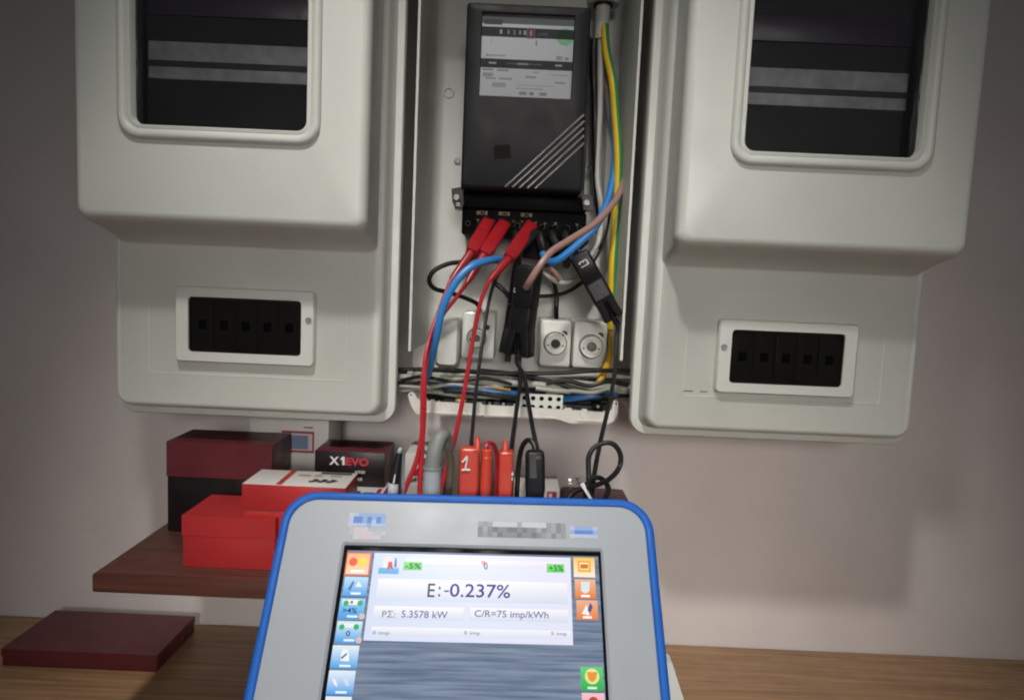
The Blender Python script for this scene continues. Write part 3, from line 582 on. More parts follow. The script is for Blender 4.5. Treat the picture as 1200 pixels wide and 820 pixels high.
# horizontal wires along the bottom
G3 = 'loose wires lying across the bottom of the open cabinet'
H = [('black_rubber', .0030, 'topmost black wire lying across the cabinet bottom', [(466, 433, .965), (520, 433, .96), (580, 437, .95), (650, 437, .95), (700, 434, .955), (738, 434, .965)]),
     ('black_rubber', .0036, 'second black wire across the cabinet bottom, under the topmost', [(466, 439, .985), (540, 437, .98), (600, 441, .975), (660, 443, .98), (738, 441, .985)]),
     ('old_white_cable', .0048, 'thick white wire sagging across the whole cabinet bottom', [(466, 441.5, .955), (505, 443.5, .948), (560, 447, .945), (620, 450, .945), (680, 454, .945), (738, 458, .96)]),
     ('grey_green_cable', .0036, 'grey green wire under the right half of the bundle', [(590, 441, .965), (630, 443, .96), (670, 447, .955), (705, 451, .955), (738, 453.5, .965)]),
     ('old_white_cable', .0030, 'thin white wire crossing under the right fuse socket', [(612, 445, .96), (640, 441, .965), (680, 439, .965), (738, 442, .97)]),
     ('black_rubber', .0040, 'black wire under the thick white one', [(466, 450, .975), (520, 452, .965), (580, 455, .96), (640, 459, .955), (690, 462, .955), (738, 463, .965)]),
     ('dark_blue_cable', .0042, 'blue wire lying in the left half of the cabinet bottom', [(515, 450, .955), (540, 454, .942), (570, 457.5, .940), (600, 461, .945), (622, 463, .955)]),
     ('dark_blue_cable', .0046, 'short blue wire in the right corner of the cabinet bottom', [(655, 468, .955), (675, 466, .945), (700, 463, .942), (722, 461, .955)]),
     ('grey_green_cable', .0032, 'grey green wire entering from the left at the bottom', [(466, 458, .97), (490, 457.5, .958), (515, 460, .952), (550, 465, .955), (590, 467, .96)]),
     ('black_rubber', .0034, 'black wire deep in the bottom of the bundle', [(500, 464, .975), (560, 465, .965), (610, 467, .965), (660, 472, .965), (722, 470, .97)]),
     ('dull_yellow_cable', .0022, 'short yellow wire end among the bottom wires', [(578, 454, .938), (588, 455.5, .936), (598, 457, .938)]),
     ('old_white_cable', .0032, 'short white wire end above the perforated strip', [(628, 455, .938), (650, 457.5, .935), (668, 459, .938)]),
     ('black_rubber', .0042, 'black wire along the back of the cabinet bottom', [(490, 436, 1.03), (560, 444, 1.03), (640, 448, 1.03), (722, 447, 1.03)]),
     ('black_rubber', .0050, 'thick black wire along the back under the fuses', [(490, 446, 1.02), (560, 452, 1.02), (640, 457, 1.02), (722, 457, 1.02)]),
     ('old_white_cable', .0026, 'thin grey white wire dipping low at the left of the bundle', [(468, 452, .95), (500, 454, .94), (530, 450, .936), (560, 454, .938), (590, 452, .945)]),
     ('black_rubber', .0034, 'black wire crossing diagonally under the middle fuse socket', [(560, 434, .97), (600, 438, .955), (640, 446, .945), (680, 457, .938), (720, 466, .945)]),
     ('grey_green_cable', .0028, 'grey green wire snaking low at the right of the bundle', [(640, 462, .945), (668, 458, .936), (695, 460, .934), (715, 455, .94), (736, 457, .955)]),
     ('black_rubber', .0060, 'thick black filler tube standing in for shade behind the loose wires at socket height', [(492, 440, 1.0), (560, 446, 1.0), (640, 450, 1.0), (722, 450, 1.0)]),  # black tube added to darken the shaded back behind the wires
     ('black_rubber', .0062, 'thick black filler tube standing in for shade at the very back of the tray floor', [(498, 458, 1.0), (560, 462, .995), (640, 466, .995), (716, 466, 1.0)]),  # another added black tube, filling the shade low at the back
     ('black_rubber', .0050, 'black cable lying on the tray floor behind the lip', [(502, 468, .955), (560, 471, .95), (604, 474, .955)]),
     ('black_rubber', .0048, 'black cable lying on the tray floor right of the perforated strip', [(664, 474, .955), (690, 477, .95), (714, 476, .955)]),
     ('black_rubber', .0026, 'thin black wire twisting over the white one at the left', [(470, 446, .945), (495, 441, .938), (530, 447, .936), (566, 443, .938), (600, 450, .942)]),
     ('black_rubber', .0030, 'black wire weaving over the bundle at the right', [(640, 449, .940), (665, 446, .936), (690, 452, .935), (712, 447, .938), (736, 451, .95)]),
     ('black_rubber', .0030, 'black wire drooping in front of the blue one', [(520, 458, .940), (550, 459, .934), (585, 464, .934), (606, 467, .940)]),
     ('grey_green_cable', .0030, 'grey green wire along the top of the bundle at the left', [(478, 437, .962), (520, 439, .955), (560, 440, .955), (600, 444, .958)])]
for mm, r, lb_, pts in H: wire('wire', lb_, pts, r, mm, G3)
# perforated strip
b = MB(); sx0, sx1, sz0, sz1 = RX(609.5, 462, 659.5, 482, .930); nx, nz = 5, 2
cwid, chei = (sx1 - sx0) / nx, (sz1 - sz0) / nz; hr = .0033
for i in range(nx):
    for j in range(nz):
        c = Vector((sx0 + cwid * (i + .5), .930, sz0 + chei * (j + .5))); n = 16; O_, I_ = [], []
        for k in range(n):
            A = 2 * pi * k / n + pi / 4; ca, sa = cos(A), sin(A); s_ = 1 / max(abs(ca), abs(sa))
            O_.append(c + Vector((ca * s_ * cwid / 2, 0, sa * s_ * chei / 2))); I_.append(c + Vector((ca * hr, 0, sa * hr)))
        b.loft([O_, I_, [q + Vector((0, .002, 0)) for q in I_], [q + Vector((0, .002, 0)) for q in O_]], False, False)
o = b.build('perforated_strip', 'cabinet_plastic', ang=30); b = MB(); b.box(sx0 + .001, sx1 - .001, .9335, .942, sz0 + .001, sz1 - .001); b.build('dark_backing', 'terminal_black', o)  # black block added behind so the holes look dark
tag(o, 'white perforated strip with rows of round holes on the cabinet tray', 'terminal strip')

# ------------------------------------------------------------------ red test leads
GR = 'red test leads on the meter terminals'
def red_lead(label, A, Bp, Cp, cable):
    t = thing('test_lead', label, 'test lead', P(*A), GR)
    pa, pb, pc = P(*A), P(*Bp), P(*Cp)
    b = MB(); bar(b, pa, pb, [(0, .0082, .0060), (.03, .0092, .0070), (.78, .0096, .0072), (.9, .0090, .0068), (1, .0072, .0060)], rad=.22); pl = b.build('plug', 'red_plastic', t)
    b = MB(); d = (pb - pa).normalized(); nn = NF - d * NF.dot(d); nn.normalize()
    bar(b, pa + d * .008 + nn * .0068, pa + d * .034 + nn * .0070, [(0, .0055, .0009), (1, .0055, .0009)]); b.build('grip', 'red_plastic', pl)
    b = MB(); bar(b, pb - d * .001, pc, [(0, .0052, .0048), (.06, .0058, .0052), (.3, .0056, .0050), (.85, .0046, .0044), (1, .0036, .0036)], rad=.45); b.build('strain_relief', 'red_plastic', t)
    b = MB(); e = (pc - pb).normalized(); b.tube([pc - e * .004, pc + e * .003] + W(cable), .0028); b.build('cable', 'red_cable', t)
red_lead('red test lead on the leftmost terminal, its cable joining another', (573, 259, .985), (552, 296, .925), (528.5, 329, .905), [(519, 352, .895), (508, 382, .88), (500, 410, .865), (496, 440, .84), (495, 475, .80), (494, 510, .76), (488, 540, .725), (475, 572, .69), (468, 592, .675)])
red_lead('red test lead on the second terminal, in the middle of the three', (591.5, 262, .985), (567, 299, .925), (548, 330, .905), [(536, 347, .905), (519, 369, .90), (506, 394, .885), (499.5, 420, .86), (497.5, 450, .83), (497, 485, .79), (495, 520, .75), (493, 550, .72), (492, 578, .69), (491, 596, .675)])
red_lead('red test lead on the third terminal, its cable hanging singly', (623, 264, .980), (596, 303, .915), (574.5, 328, .892), [(565, 349, .888), (559, 372, .88), (554, 400, .868), (549, 430, .85), (542, 470, .81), (534, 508, .77), (526, 540, .735), (517, 570, .70), (511, 592, .68)])
t = thing('test_lead', 'thin black test lead hanging between the red leads and black clamps', 'test lead', P(607, 297, .95))
b = MB(); bar(b, P(628, 272, .965), P(600, 302, .93), [(0, .0058, .005), (.8, .006, .0052), (1, .0045, .0042)]); b.build('plug', 'black_plastic', t)
b = MB(); b.tube(W([(601, 301, .931), (590, 313, .92), (579, 332, .91), (572, 358, .90), (567, 390, .885), (562, 425, .86), (557, 465, .82), (554, 500, .78), (552, 524, .735), (551, 535, .718)]), .0023); b.build('cable', 'black_rubber', t)

# ------------------------------------------------------------------ current clamps
def clamp(label, A, B, hw, ht, face, jaw_t=.46, splay=True, handle_len=.40, lettering=None, cables=(), fan=1.0, let_rect=None, side=False):
    pa, pb = P(*A), P(*B); d = pb - pa; L = d.length; d = d.normalized(); nn = Vector(face); nn = (nn - d * nn.dot(d)).normalized(); u = d.cross(nn)
    t = thing('current_clamp', label, 'current clamp', pa, 'black current clamps')
    b = MB(); bar(b, pa, pb, [(0, hw * .90, ht * .9), (.02, hw, ht), (jaw_t - .012, hw, ht), (jaw_t, hw * .96, ht * .95)], face, rad=.14); jw = b.build('jaw', 'black_plastic', t)
    # handles of the grip
    b = MB(); bar(b, pa, pb, [(jaw_t + .004, hw * .97, ht), (jaw_t + .1, hw * 1.02, ht * 1.02), (.70, hw * 1.0, ht), (.74, hw * .9, ht * .92)], face, rad=.16); b.build('body', 'black_plastic', t)
    for s_ in (-1, 1):
        b = MB(); bar(b, pa, pb, [(.70, hw * .42, ht * .98, s_ * hw * .56), (.85, hw * .40, ht * .95, s_ * hw * .66 * fan), (.985, hw * .38, ht * .9, s_ * hw * .76 * fan), (1, hw * .32, ht * .8, s_ * hw * .76 * fan)], face, rad=.2); b.build('handle', 'black_plastic', t)
    b = MB(); bar(b, pa, pb, [(.70, hw * .2, ht * .7), (.93, hw * .2, ht * .6)], face); b.build('spring', 'terminal_black', t)
    b = MB()
    for k in range(5): b.lathe([(.0036, 0), (.0046, .0008), (.0046, .003), (.0036, .0038)], pa + d * (L * .93 + k * .0042), d, 14)
    b.build('strain_relief', 'black_rubber', t)
    for k, cb in enumerate(cables):
        b = MB(); b.tube([pa + d * (L * .9) + u * (k - (len(cables) - 1) / 2) * .003, pa + d * (L * .93 + .018) + u * (k - (len(cables) - 1) / 2) * .004] + W(cb), .0028); b.build('cable', 'black_rubber', t)
    return t, jw, pa, d, u, nn
t, jw, pa, d, u, nn = clamp('large black clamp closed on the pinkish brown wire', (621, 312, .915), (608, 416, .925), .0150, .0135, (-.42, -.9, 0), jaw_t=.45, fan=1.15,
      cables=([(610, 445, .90), (606, 475, .86), (602, 505, .80), (599, 530, .745), (597, 560, .70), (596, 590, .68)], [(614, 440, .90), (619, 470, .86), (624, 500, .80), (629, 524, .72), (630.5, 532, .690)]))
text('L', pa, u * -1, d * -1, nn, (-.0125, -.0100, -.036, -.030), .0137, 'print_white', jw)
t, jw, pa, d, u, nn = clamp('second black clamp half hidden behind the large one', (611, 310, .962), (596, 414, .958), .0105, .010, (-.2, -.95, 0), jaw_t=.45, fan=1.1)
t, jw, pa, d, u, nn = clamp('black clamp marked L3 hanging askew at the right', (678, 298, .925), (719, 372, .935), .0140, .0120, (-.15, -.97, 0.1), jaw_t=.40, fan=.85,
      cables=([(723, 392, .925), (722, 415, .91), (720, 440, .885), (715, 468, .85), (710, 490, .82), (703, 520, .78), (697, 552, .74), (693.5, 580, .71), (693, 600, .69)],))
text('L3', pa + d * .0125, d * -1, u, nn, (-.0040, .0040, -.006, .006), .0124, 'print_white', jw)
o = MB(); bar(o, pa + d * .042 + nn * .0118, pa + d * .066 + nn * .0118, [(0, .0105, .0008), (1, .0105, .0008)], nn); o.build('grip_pad', 'ridge_grey', t)
# knotted loop of cable and its tie
b = MB(); b.tube(W([(690, 590, .70), (690, 560, .715), (689.5, 540, .73), (692, 530, .738), (699, 522.5, .742), (712, 518.5, .742), (722, 523, .742), (727.5, 535, .742), (725, 549, .740), (714, 561, .728), (702, 567, .716), (688, 571, .706), (675, 575, .70), (667, 582, .695), (662, 594, .69)]), .0029)
tag(b.build('cable_loop', 'black_rubber'), 'large loop of knotted black cable above the tablet corner', 'cable', 'knotted cable loops')
b = MB(); b.tube(W([(693, 596, .700), (687, 585, .702), (687, 570, .704), (693, 561.5, .716), (701, 559.5, .728), (709, 564, .730), (713, 574, .722), (708, 585, .708), (698, 589, .700), (690, 594, .694)]), .0029)
tag(b.build('cable_loop', 'black_rubber'), 'smaller black cable loop lying under the large loop', 'cable', 'knotted cable loops')
b = MB(); pA, pB = P(683, 569, .682), P(697, 592, .676); bar(b, pA, pB, [(0, .0014, .0006), (1, .0014, .0006)]); bar(b, P(682, 566.5, .682), P(684.5, 571, .682), [(0, .0022, .0016), (1, .0022, .0016)])
tag(b.build('cable_tie', 'tie_white'), 'white plastic cable tie on the knotted black cable', 'cable tie')
# crumpled clear film
b = MB(); n = 9; V = []; rng = random.Random(4)
for i in range(n):
    for j in range(n):
        q = P(667 + 20 * i / (n - 1), 560 + 16 * j / (n - 1), .74); V.append(q + Vector((rng.uniform(-1, 1), rng.uniform(-5, 5), rng.uniform(-1, 1))) * .0013)
b.add(V, [[i * n + j, (i + 1) * n + j, (i + 1) * n + j + 1, i * n + j + 1] for i in range(n - 1) for j in range(n - 1)])
V2 = [q + Vector((0, .006, 0)) for q in V]; b.add(V2, [[i * n + j, (i + 1) * n + j, (i + 1) * n + j + 1, i * n + j + 1] for i in range(n - 1) for j in range(n - 1)])
tag(b.build('plastic_bag', 'clear_film', smooth=False), 'crumpled clear plastic bag beside the knotted cable', 'plastic bag')

# ------------------------------------------------------------------ cartons on the shelf
def carton(name, label, X0, X1, Y0, Y1, Z0, Z1, mf, mtop=None, mside=None, group='product cartons on the shelf', lid=None):
    t = thing(name, label, 'carton', ((X0 + X1) / 2, (Y0 + Y1) / 2, Z0), group)
    b = MB(); bv = .0012; b.box(X0, X1, Y0, Y1, Z0, Z1, bv); 
    o = b.build('carton_body', [mf, mtop or mf, mside or mf], t)
    for p in o.data.polygons:
        if p.normal.z > .7: p.material_index = 1
        elif abs(p.normal.x) > .7: p.material_index = 2
    if lid:
        h_ = (Z1 - Z0) * .38; q = .0007
        b = MB(); b.loft([rz_ for rz_ in ([Vector((x, y, z)) for x, y in ((X0 - q, Y0 - q), (X1 + q, Y0 - q), (X1 + q, Y1 + q), (X0 - q, Y1 + q))] for z in (Z1 - h_, Z1 + q))], True, True); b.build('lid', lid, t)
    return t, o
def topmarks(o, parent, quads, Z):
    b = MB()
    for x0, x1, y0, y1, c in quads: b.poly([Vector((x0, y0, Z)), Vector((x1, y0, Z)), Vector((x1, y1, Z)), Vector((x0, y1, Z))], 0, lin(c))
    b.build('print', 'print', o, smooth=False)
# box X1 and the flat boxes under it
YX = .90; x0, x1, z0, z1 = RX(368.5, 529, 451, 569.5, YX)
yb = .967
hh = (z0 - SZ) / 2
carton('flat_carton', 'white flat carton at the bottom of the pile under the black X1 EVO carton', P(372, 580, .865).x, P(447, 580, .865).x + .002, .868, .985, SZ + .0003, SZ + hh - .0003, 'carton_white', 'carton_white', 'carton_red')
t, o = carton('flat_carton', 'white flat carton with black print directly under the black X1 EVO carton', P(372, 576, .865).x, P(447, 576, .865).x, .865, .98, SZ + hh, z0 - .0004, 'carton_white', 'carton_white', 'carton_red')
topmarks(o, o, [(P(418, 576, .88).x, P(423, 576, .88).x, .870, .880, '2a2224'), (P(427, 576, .88).x, P(440, 576, .88).x, .869, .878, '4a4446'), (P(441, 576, .88).x, P(446, 576, .88).x, .8655, .895, 'b02a2a')], z0 - .0002)
t, o = carton('product_carton', 'black carton lettered X1 EVO with dark red edges', x0, x1, YX, yb, z0, z1, 'carton_black', 'carton_maroon', 'carton_maroon')
def bt(s_, a, b_, c, d_, mm):
    q = RX(a, b_, c, d_, YX); text(s_, Vector((0, YX - .0006, 0)), XA, ZA, NF, q, 0, mm, o, 'lettering', 0.03)
bt('X', 386, 534.5, 397.5, 544.2, 'print_white'); b = MB(); fpoly(b, [(399.0, 537.2), (401.2, 534.9), (403.9, 534.9), (403.9, 544.7), (401.0, 544.7), (401.0, 538.0), (399.0, 539.4)], YX - .0006); b.build('figure', 'print_white', o, smooth=False); bt('EVO', 405.5, 536.2, 432, 545.6, 'print_red')
b = MB()
for a_ in ((416, 551.5, 419, 554.8), (419.6, 551, 422, 554.5), (422.6, 551.5, 425, 555), (425.5, 551.5, 427.5, 555), (416, 559.4, 418.5, 563), (419, 559.8, 421, 563), (421.5, 559.5, 424.5, 563.3)): frect(b, *a_, YX - .0006, 0, lin('b5b0ae'))
b.build('print', 'print', o, smooth=False)
b = MB()
zt = z1 + .0004; W_ = x1 - x0; D_ = yb - YX
rng = random.Random(3)
for k in range(26):
    fx, fy = rng.uniform(.05, .9), rng.choice((.3, .42, .55, .68, .8)); ww = rng.uniform(.02, .07)
    b.poly([Vector((x0 + W_ * fx, YX + D_ * fy, zt)), Vector((x0 + W_ * (fx + ww), YX + D_ * fy, zt)), Vector((x0 + W_ * (fx + ww), YX + D_ * (fy + .09), zt)), Vector((x0 + W_ * fx, YX + D_ * (fy + .09), zt))], 0, lin(rng.choice(('6b5a55', '7d6c64', '54423f', '2a1a1c'))))
for f0, f1 in ((.12, .38), (.66, .84)):
    b.poly([Vector((x0 + W_ * f0, YX + D_ * .35, zt + .0002)), Vector((x0 + W_ * f1, YX + D_ * .35, zt + .0002)), Vector((x0 + W_ * f1, YX + D_ * .78, zt + .0002)), Vector((x0 + W_ * f0, YX + D_ * .78, zt + .0002))], 0, lin('241a1d'))
b.build('print', 'print', o, smooth=False)
# white and red flat cartons in front, three high
yw0, yw1 = .80, .865; wx1 = P(405, 572, yw0).x; wx0 = wx1 - .125; wz1 = P(385, 570.5, yw0).z
h3 = (wz1 - SZ) / 3
for k, lb_ in enumerate(('white and red flat carton, lowest of the pile in front of the X1 EVO carton', 'white and red flat carton, middle of the pile in front of the X1 EVO carton', 'white and red flat carton with a small black drawing, on top of its pile')):
    t, o = carton('flat_carton', lb_, wx0 + .002 * (2 - k), wx1 - .001 * (2 - k), yw0 + .001 * (2 - k), yw1, SZ + k * h3 + .0004, SZ + (k + 1) * h3 - .0002, 'carton_red', 'carton_white', 'carton_red')
    if k == 2:
        q = []; zt = wz1 + .0003
        q += [(wx1 - .045, wx1 - .006, yw1 - .012, yw1 - .004, '4b3f42'), (wx1 - .085, wx1 - .078, yw0 + .002, yw1 - .003, 'a8322f'), (wx1 - .070, wx1 - .055, yw1 - .024, yw1 - .018, 'b0807c'), (wx1 - .05, wx1 - .04, yw1 - .024, yw1 - .018, 'b0807c'), (wx1 - .030, wx1 - .016, yw1 - .022, yw1 - .017, '9a9695')]
        for i in range(9): q.append((wx1 - .050 + .004 * i * .9, wx1 - .044 + .004 * i * .9, yw0 + .016 + .003 * (i % 3), yw0 + .022 + .004 * ((i * 2) % 3), ('3a3a3c', '2a2a2a', '6b6b6b')[i % 3]))
        topmarks(o, o, q, zt)
# tall white carton at the far left with a red bordered picture
tx0, tx1, tz = P(292, 520, .985).x, P(385, 520, .985).x, P(385, 488, .985).z
t, o = carton('tall_carton', 'tall white carton with a red bordered picture behind the cartons on the left', tx0, tx1, .985, 1.06, SZ + .0003, tz, 'carton_white')
b = MB(); frect(b, 330, 505, 368, 530, .9844, 0, lin('8f2f38')); frect(b, 332, 507.5, 366, 527.5, .9841, 0, lin('c9b4b2')); frect(b, 340, 510, 361, 526, .9838, 0, lin('6f7f9a')); frect(b, 356, 500, 367, 501.6, .9841, 0, lin('6a6465')); b.build('print', 'print', o, smooth=False)
# plain cartons further left
t, o = carton('product_carton', 'plain black and dark red carton left of the white cartons', P(196, 545, .90).x, P(318, 545, .90).x, .90, .975, SZ + .0003, P(260, 520, .90).z, 'carton_black', 'carton_maroon', 'carton_maroon', lid='carton_maroon')
t, o = carton('product_carton', 'plain red carton standing in front at the left end of the shelf', P(214, 640, .79).x, P(322, 640, .79).x, .79, .87, SZ + .0003, P(260, 606, .79).z, 'carton_red', lid='carton_red')
t, o = carton('product_carton', 'dark maroon carton on the table at the lower left corner', P(20, 780, 1.0).x, P(196, 780, 1.0).x, .97, 1.09, TZ + .0003, P(100, 764, .97).z, 'carton_maroon', lid='carton_maroon', group='cartons on the table')
# white box with red and green print behind the leads
bx0, bx1, bz0, bz1 = RX(474, 532, 503, 582, .96)
t, o = carton('product_carton', 'white carton with red patch and green print behind the red leads', bx0, bx1, .96, 1.04, SZ + .0003, bz1, 'carton_white')
b = MB(); fpoly(b, [(482, 556), (490, 541), (502, 534), (502, 552), (487, 558)], .9592, 0, lin('b0303a')); fpoly(b, [(486, 551), (491, 542), (493, 542.5), (489, 549)], .9588, 0, lin('d8d0cc'))
for k in range(4): fpoly(b, [(479 + 4.5 * k, 562 - k), (483 + 4.5 * k, 560 - k), (484 + 4.5 * k, 563.5 - k), (480.5 + 4.5 * k, 565 - k)], .9590, 0, lin('2f6a4a'))
b.build('print', 'print', o, smooth=False)
b = MB(); a = RX(530, 531, 537.5, 600, .93); b.box(a[0], a[1], .93, .95, SZ + .0003, a[3], .001); tag(b.build('metal_bar', 'hose_brown'), 'narrow grey brown upright bar left of the red connector marked 1', 'bar')
# small carton right of the black connector and thin red box at the wall
cz = P(652, 574, .93).z
t, o = carton('product_carton', 'small white and red carton behind the black connector', P(602, 580, .93).x, P(656, 580, .93).x, .93, 1.0, SZ + .0003, cz, 'carton_white')
b = MB(); frect(b, 641, 576, 652, 590, .9293, 0, lin('b03238')); frect(b, 643, 578, 647, 586, .929, 0, lin('d5cfcd')); b.build('print', 'print', o, smooth=False)
t, o = carton('flat_carton', 'thin dark red carton overhanging the right end of the shelf', P(662, 588, 1.05).x, P(737, 588, 1.05).x, 1.05, 1.112, SZ + .0003, P(720, 586, 1.05).z, 'carton_maroon')

# ------------------------------------------------------------------ tablet
TO = P(553, 583, .605); LEAN = R(51); SPIN = R(1.1)
Ut, Vt = Vector((1, 0, 0)), Vector((0, cos(LEAN), sin(LEAN)))
U = Ut * cos(SPIN) + Vt * sin(SPIN); V = Vt * cos(SPIN) - Ut * sin(SPIN); N = U.cross(V)
TM = Matrix((U, V, N)).transposed().to_4x4(); TM.translation = TO
def T(px, py):
    d = FWD * FPX + RT * (px - 600) - UP * (py - 410)
    q = CAM + d * ((TO - CAM).dot(N) / d.dot(N)) - TO
    return q.dot(U), q.dot(V)
def TR_(x0, y0, x1, y1):
    xm, ym = (x0 + x1) / 2, (y0 + y1) / 2
    return T(x0, ym)[0], T(x1, ym)[0], T(xm, y1)[1], T(xm, y0)[1]
tab = thing('measuring_tablet', 'grey measuring tablet with blue bumper and lit colour screen in the foreground', 'tablet', mat=TM)
def lo(u, v, h=0): return TO + U * u + V * v + N * h
u1 = (T(764, 640)[0] + T(792, 815)[0]) / 2; u0 = T(322, 640)[0]; v1 = T(600, 580.5)[1]; v0 = v1 - .265
rad = .030
def ts(ins, h, r_=None): return [lo(x, y, h) for x, y in rr(u0 + ins, u1 - ins, v0 + ins, v1 - ins, (rad - ins * .8) if r_ is None else r_, 10)]
bw = .0080
b = MB(); b.loft([ts(.004, -.030), ts(.0008, -.027), ts(0, -.022), ts(0, -.003), ts(.0012, .0006), ts(.0030, .0016), ts(bw - .001, .0012), ts(bw, .0002), ts(bw + .001, -.004)], True, False); b.build('bumper', 'bumper_blue', tab, ang=50)
sx0, sx1 = T(404, 645)[0], T(703.5, 647)[0]; sx0 = (sx0 + T(374, 815)[0]) / 2; sx1 = (sx1 + T(714.5, 815)[0]) / 2
sv1 = T(553, 641)[1]; sv0 = sv1 - (sx1 - sx0) * .72
def tr4(a, b_, c, d_, r_, h): return [lo(x, y, h) for x, y in rr(a, b_, c, d_, r_, 10)]
b = MB(); b.loft([ts(bw + .0002, -.004), ts(bw + .0002, -.0002), ts(bw + .0012, .0004), tr4(sx0 - .002, sx1 + .002, sv0 - .002, sv1 + .002, .002, .0004), tr4(sx0, sx1, sv0, sv1, .0012, -.0012), tr4(sx0, sx1, sv0, sv1, .0012, -.004)], False, False); b.build('front_panel', 'tablet_grey', tab, ang=12)
b = MB(); sh = [lo(x, y, -.0305) for x, y in rr(u0 + .012, u1 - .012, v0 + .012, v1 - .02, .02, 8)]
b.loft([sh, [lo(x, y, -.055) for x, y in rr(u0 + .03, u1 - .03, v0 + .02, v1 - .05, .02, 8)]]); b.build('back_shell', 'shell_white', tab)
b = MB(); slab(b, [(781, 774), (788, 777), (801, 818), (806, 850), (780, 850)], .575, .59); b.build('stand_plate', 'shell_white', tab)
# stand: two white legs from the back down to the table
for s_ in (u0 + .05, u1 - .07):
    b = MB(); p1 = lo(s_, (v0 + v1) / 2, -.050); p2 = Vector((p1.x, p1.y + .10, TZ + .004)); bar(b, p1, p2, [(0, .010, .006), (1, .010, .006)]); p3 = lo(s_, v0 + .02, -.032)
    bar(b, p3, Vector((p3.x, p3.y - .01, TZ + .004)), [(0, .009, .005), (1, .009, .005)]); b.build('stand_leg', 'shell_white', tab)
b = MB(); b.poly([Vector((803, 0, 0))] * 0 or tr4(sx0, sx1, sv0, sv1, .0012, -.0035)[::1]); scr = b.build('screen', 'screen_black', tab, smooth=False)
# glowing picture area
def SQ(mbx, x0, y0, x1, y1, ctop, cbot, h):
    a = TR_(x0, y0, x1, y1); mbx.poly([lo(a[0], a[2], h), lo(a[1], a[2], h), lo(a[1], a[3], h), lo(a[0], a[3], h)], 0, [lin(cbot), lin(cbot), lin(ctop), lin(ctop)])
H0 = -.0031
gu0, gu1 = sx0 + .0030, sx1 - .0022; gv1 = sv1 - .0042; gv0 = sv0 + .004
b = MB(); b.poly([lo(gu0, gv0, H0), lo(gu1, gv0, H0), lo(gu1, gv1, H0), lo(gu0, gv1, H0)]); b.build('wallpaper', 'screen_wallpaper', scr, smooth=False)
pu0 = (T(437, 650)[0] + T(426, 750)[0]) / 2; pu1 = (T(667.5, 652)[0] + T(673.5, 752)[0]) / 2; pv1, pv0 = T(553, 649)[1], T(553, 752)[1]
b = MB(); b.poly([lo(pu0, pv0, H0 + .0003), lo(pu1, pv0, H0 + .0003), lo(pu1, pv1, H0 + .0003), lo(pu0, pv1, H0 + .0003)], 0, [lin('d9e2f8'), lin('e6e8fa'), lin('e9e9f8'), lin('cfdcf4')]); b.build('result_panel', 'screen_glow', scr, smooth=False)
def field(x0, y0, x1, y1, ct='fbf8fa', cb='d5def0'):
    q = MB(); SQ(q, x0, y0, x1, y1, ct, cb, H0 + .0006); q.build('field', 'screen_glow', scr, smooth=False)
field(476, 655, 660, 662, 'f6f0f4', 'e8e6f4'); field(441, 679, 665, 704); field(437, 709.5, 543, 725); field(551, 712, 666, 727); field(434, 735.5, 669, 745, 'f8f8fc', 'dde2f2')
def stext(s_, x0, y0, x1, y1, mm, h=.0010):
    text(s_, TO, U, V, N, TR_(x0, y0, x1, y1), H0 + h, mm, scr, 'lettering', 0.008)
stext('E', 501, 682.5, 509.5, 698.5, 'glow_slate'); stext(':', 513.5, 686, 516, 698, 'glow_slate'); stext('-', 520.5, 690.5, 526, 692.3, 'glow_indigo'); stext('0.237%', 527, 683.2, 598, 699, 'glow_indigo')
stext('PΣ:', 447.5, 714.3, 463, 722.3, 'glow_grey'); stext('5.3578 kW', 470, 714.6, 524.5, 723, 'glow_violet')
stext('C/R=75 imp/kWh', 556, 714.5, 643, 725, 'glow_violet')
stext('0 imp', 436, 738.3, 456, 743.5, 'glow_grey'); stext('0 imp', 543.5, 738.5, 562.5, 743.8, 'glow_grey'); stext('5 imp', 646, 739.2, 664.5, 744.5, 'glow_grey')
def badge(x0, y0, x1, y1, s_):
    q = MB(); SQ(q, x0, y0, x1, y1, '7ee07a', '4fd04e', H0 + .0008); q.build('badge', 'screen_glow', scr, smooth=False); stext(s_, x0 + 2.5, y0 + 1.6, x1 - 1.5, y1 - 1.6, 'glow_darkgreen', .0014)
badge(472.5, 657, 494.5, 666.5, '-5%'); badge(641, 659.5, 661.5, 669.5, '+5%')
q = MB(); q.poly([lo(*T(563.5, 656), H0 + .001), lo(*T(567.5, 664), H0 + .001), lo(*T(569, 656.5), H0 + .001)][::-1], 0, lin('e88a96')); q.build('pointer', 'screen_glow', scr, smooth=False)
stext('0', 567.2, 658, 571.5, 666, 'glow_slate', .0012)
def tdisc(q, px, py, rpx, c, h, n=18):
    u_, v_ = T(px, py); rr_ = abs(T(px + rpx, py)[0] - u_); q.disc(lo(u_, v_, h), U, V, rr_, 0, lin(c), n)
def tpoly(q, pts, c, h): q.poly([lo(*T(x, y), h) for x, y in pts], 0, lin(c))
def icon(x0, y0, x1, y1, ct, cb, cap='ffffff', fn=None):
    q = MB(); h = H0 + .0006; ym = (y0 * .45 + y1 * .55)
    SQ(q, x0, y0, x1, y1, ct, cb, h)
    if cap: SQ(q, x0 + (x1 - x0) * .30, y1 - 4.2, x0 + (x1 - x0) * .72, y1 - 1.6, cap, cap, h + .0003)
    if fn: fn(q, x0, y0, x1, y1, h + .0005)
    return q.build('icon', 'screen_glow', scr, smooth=False)
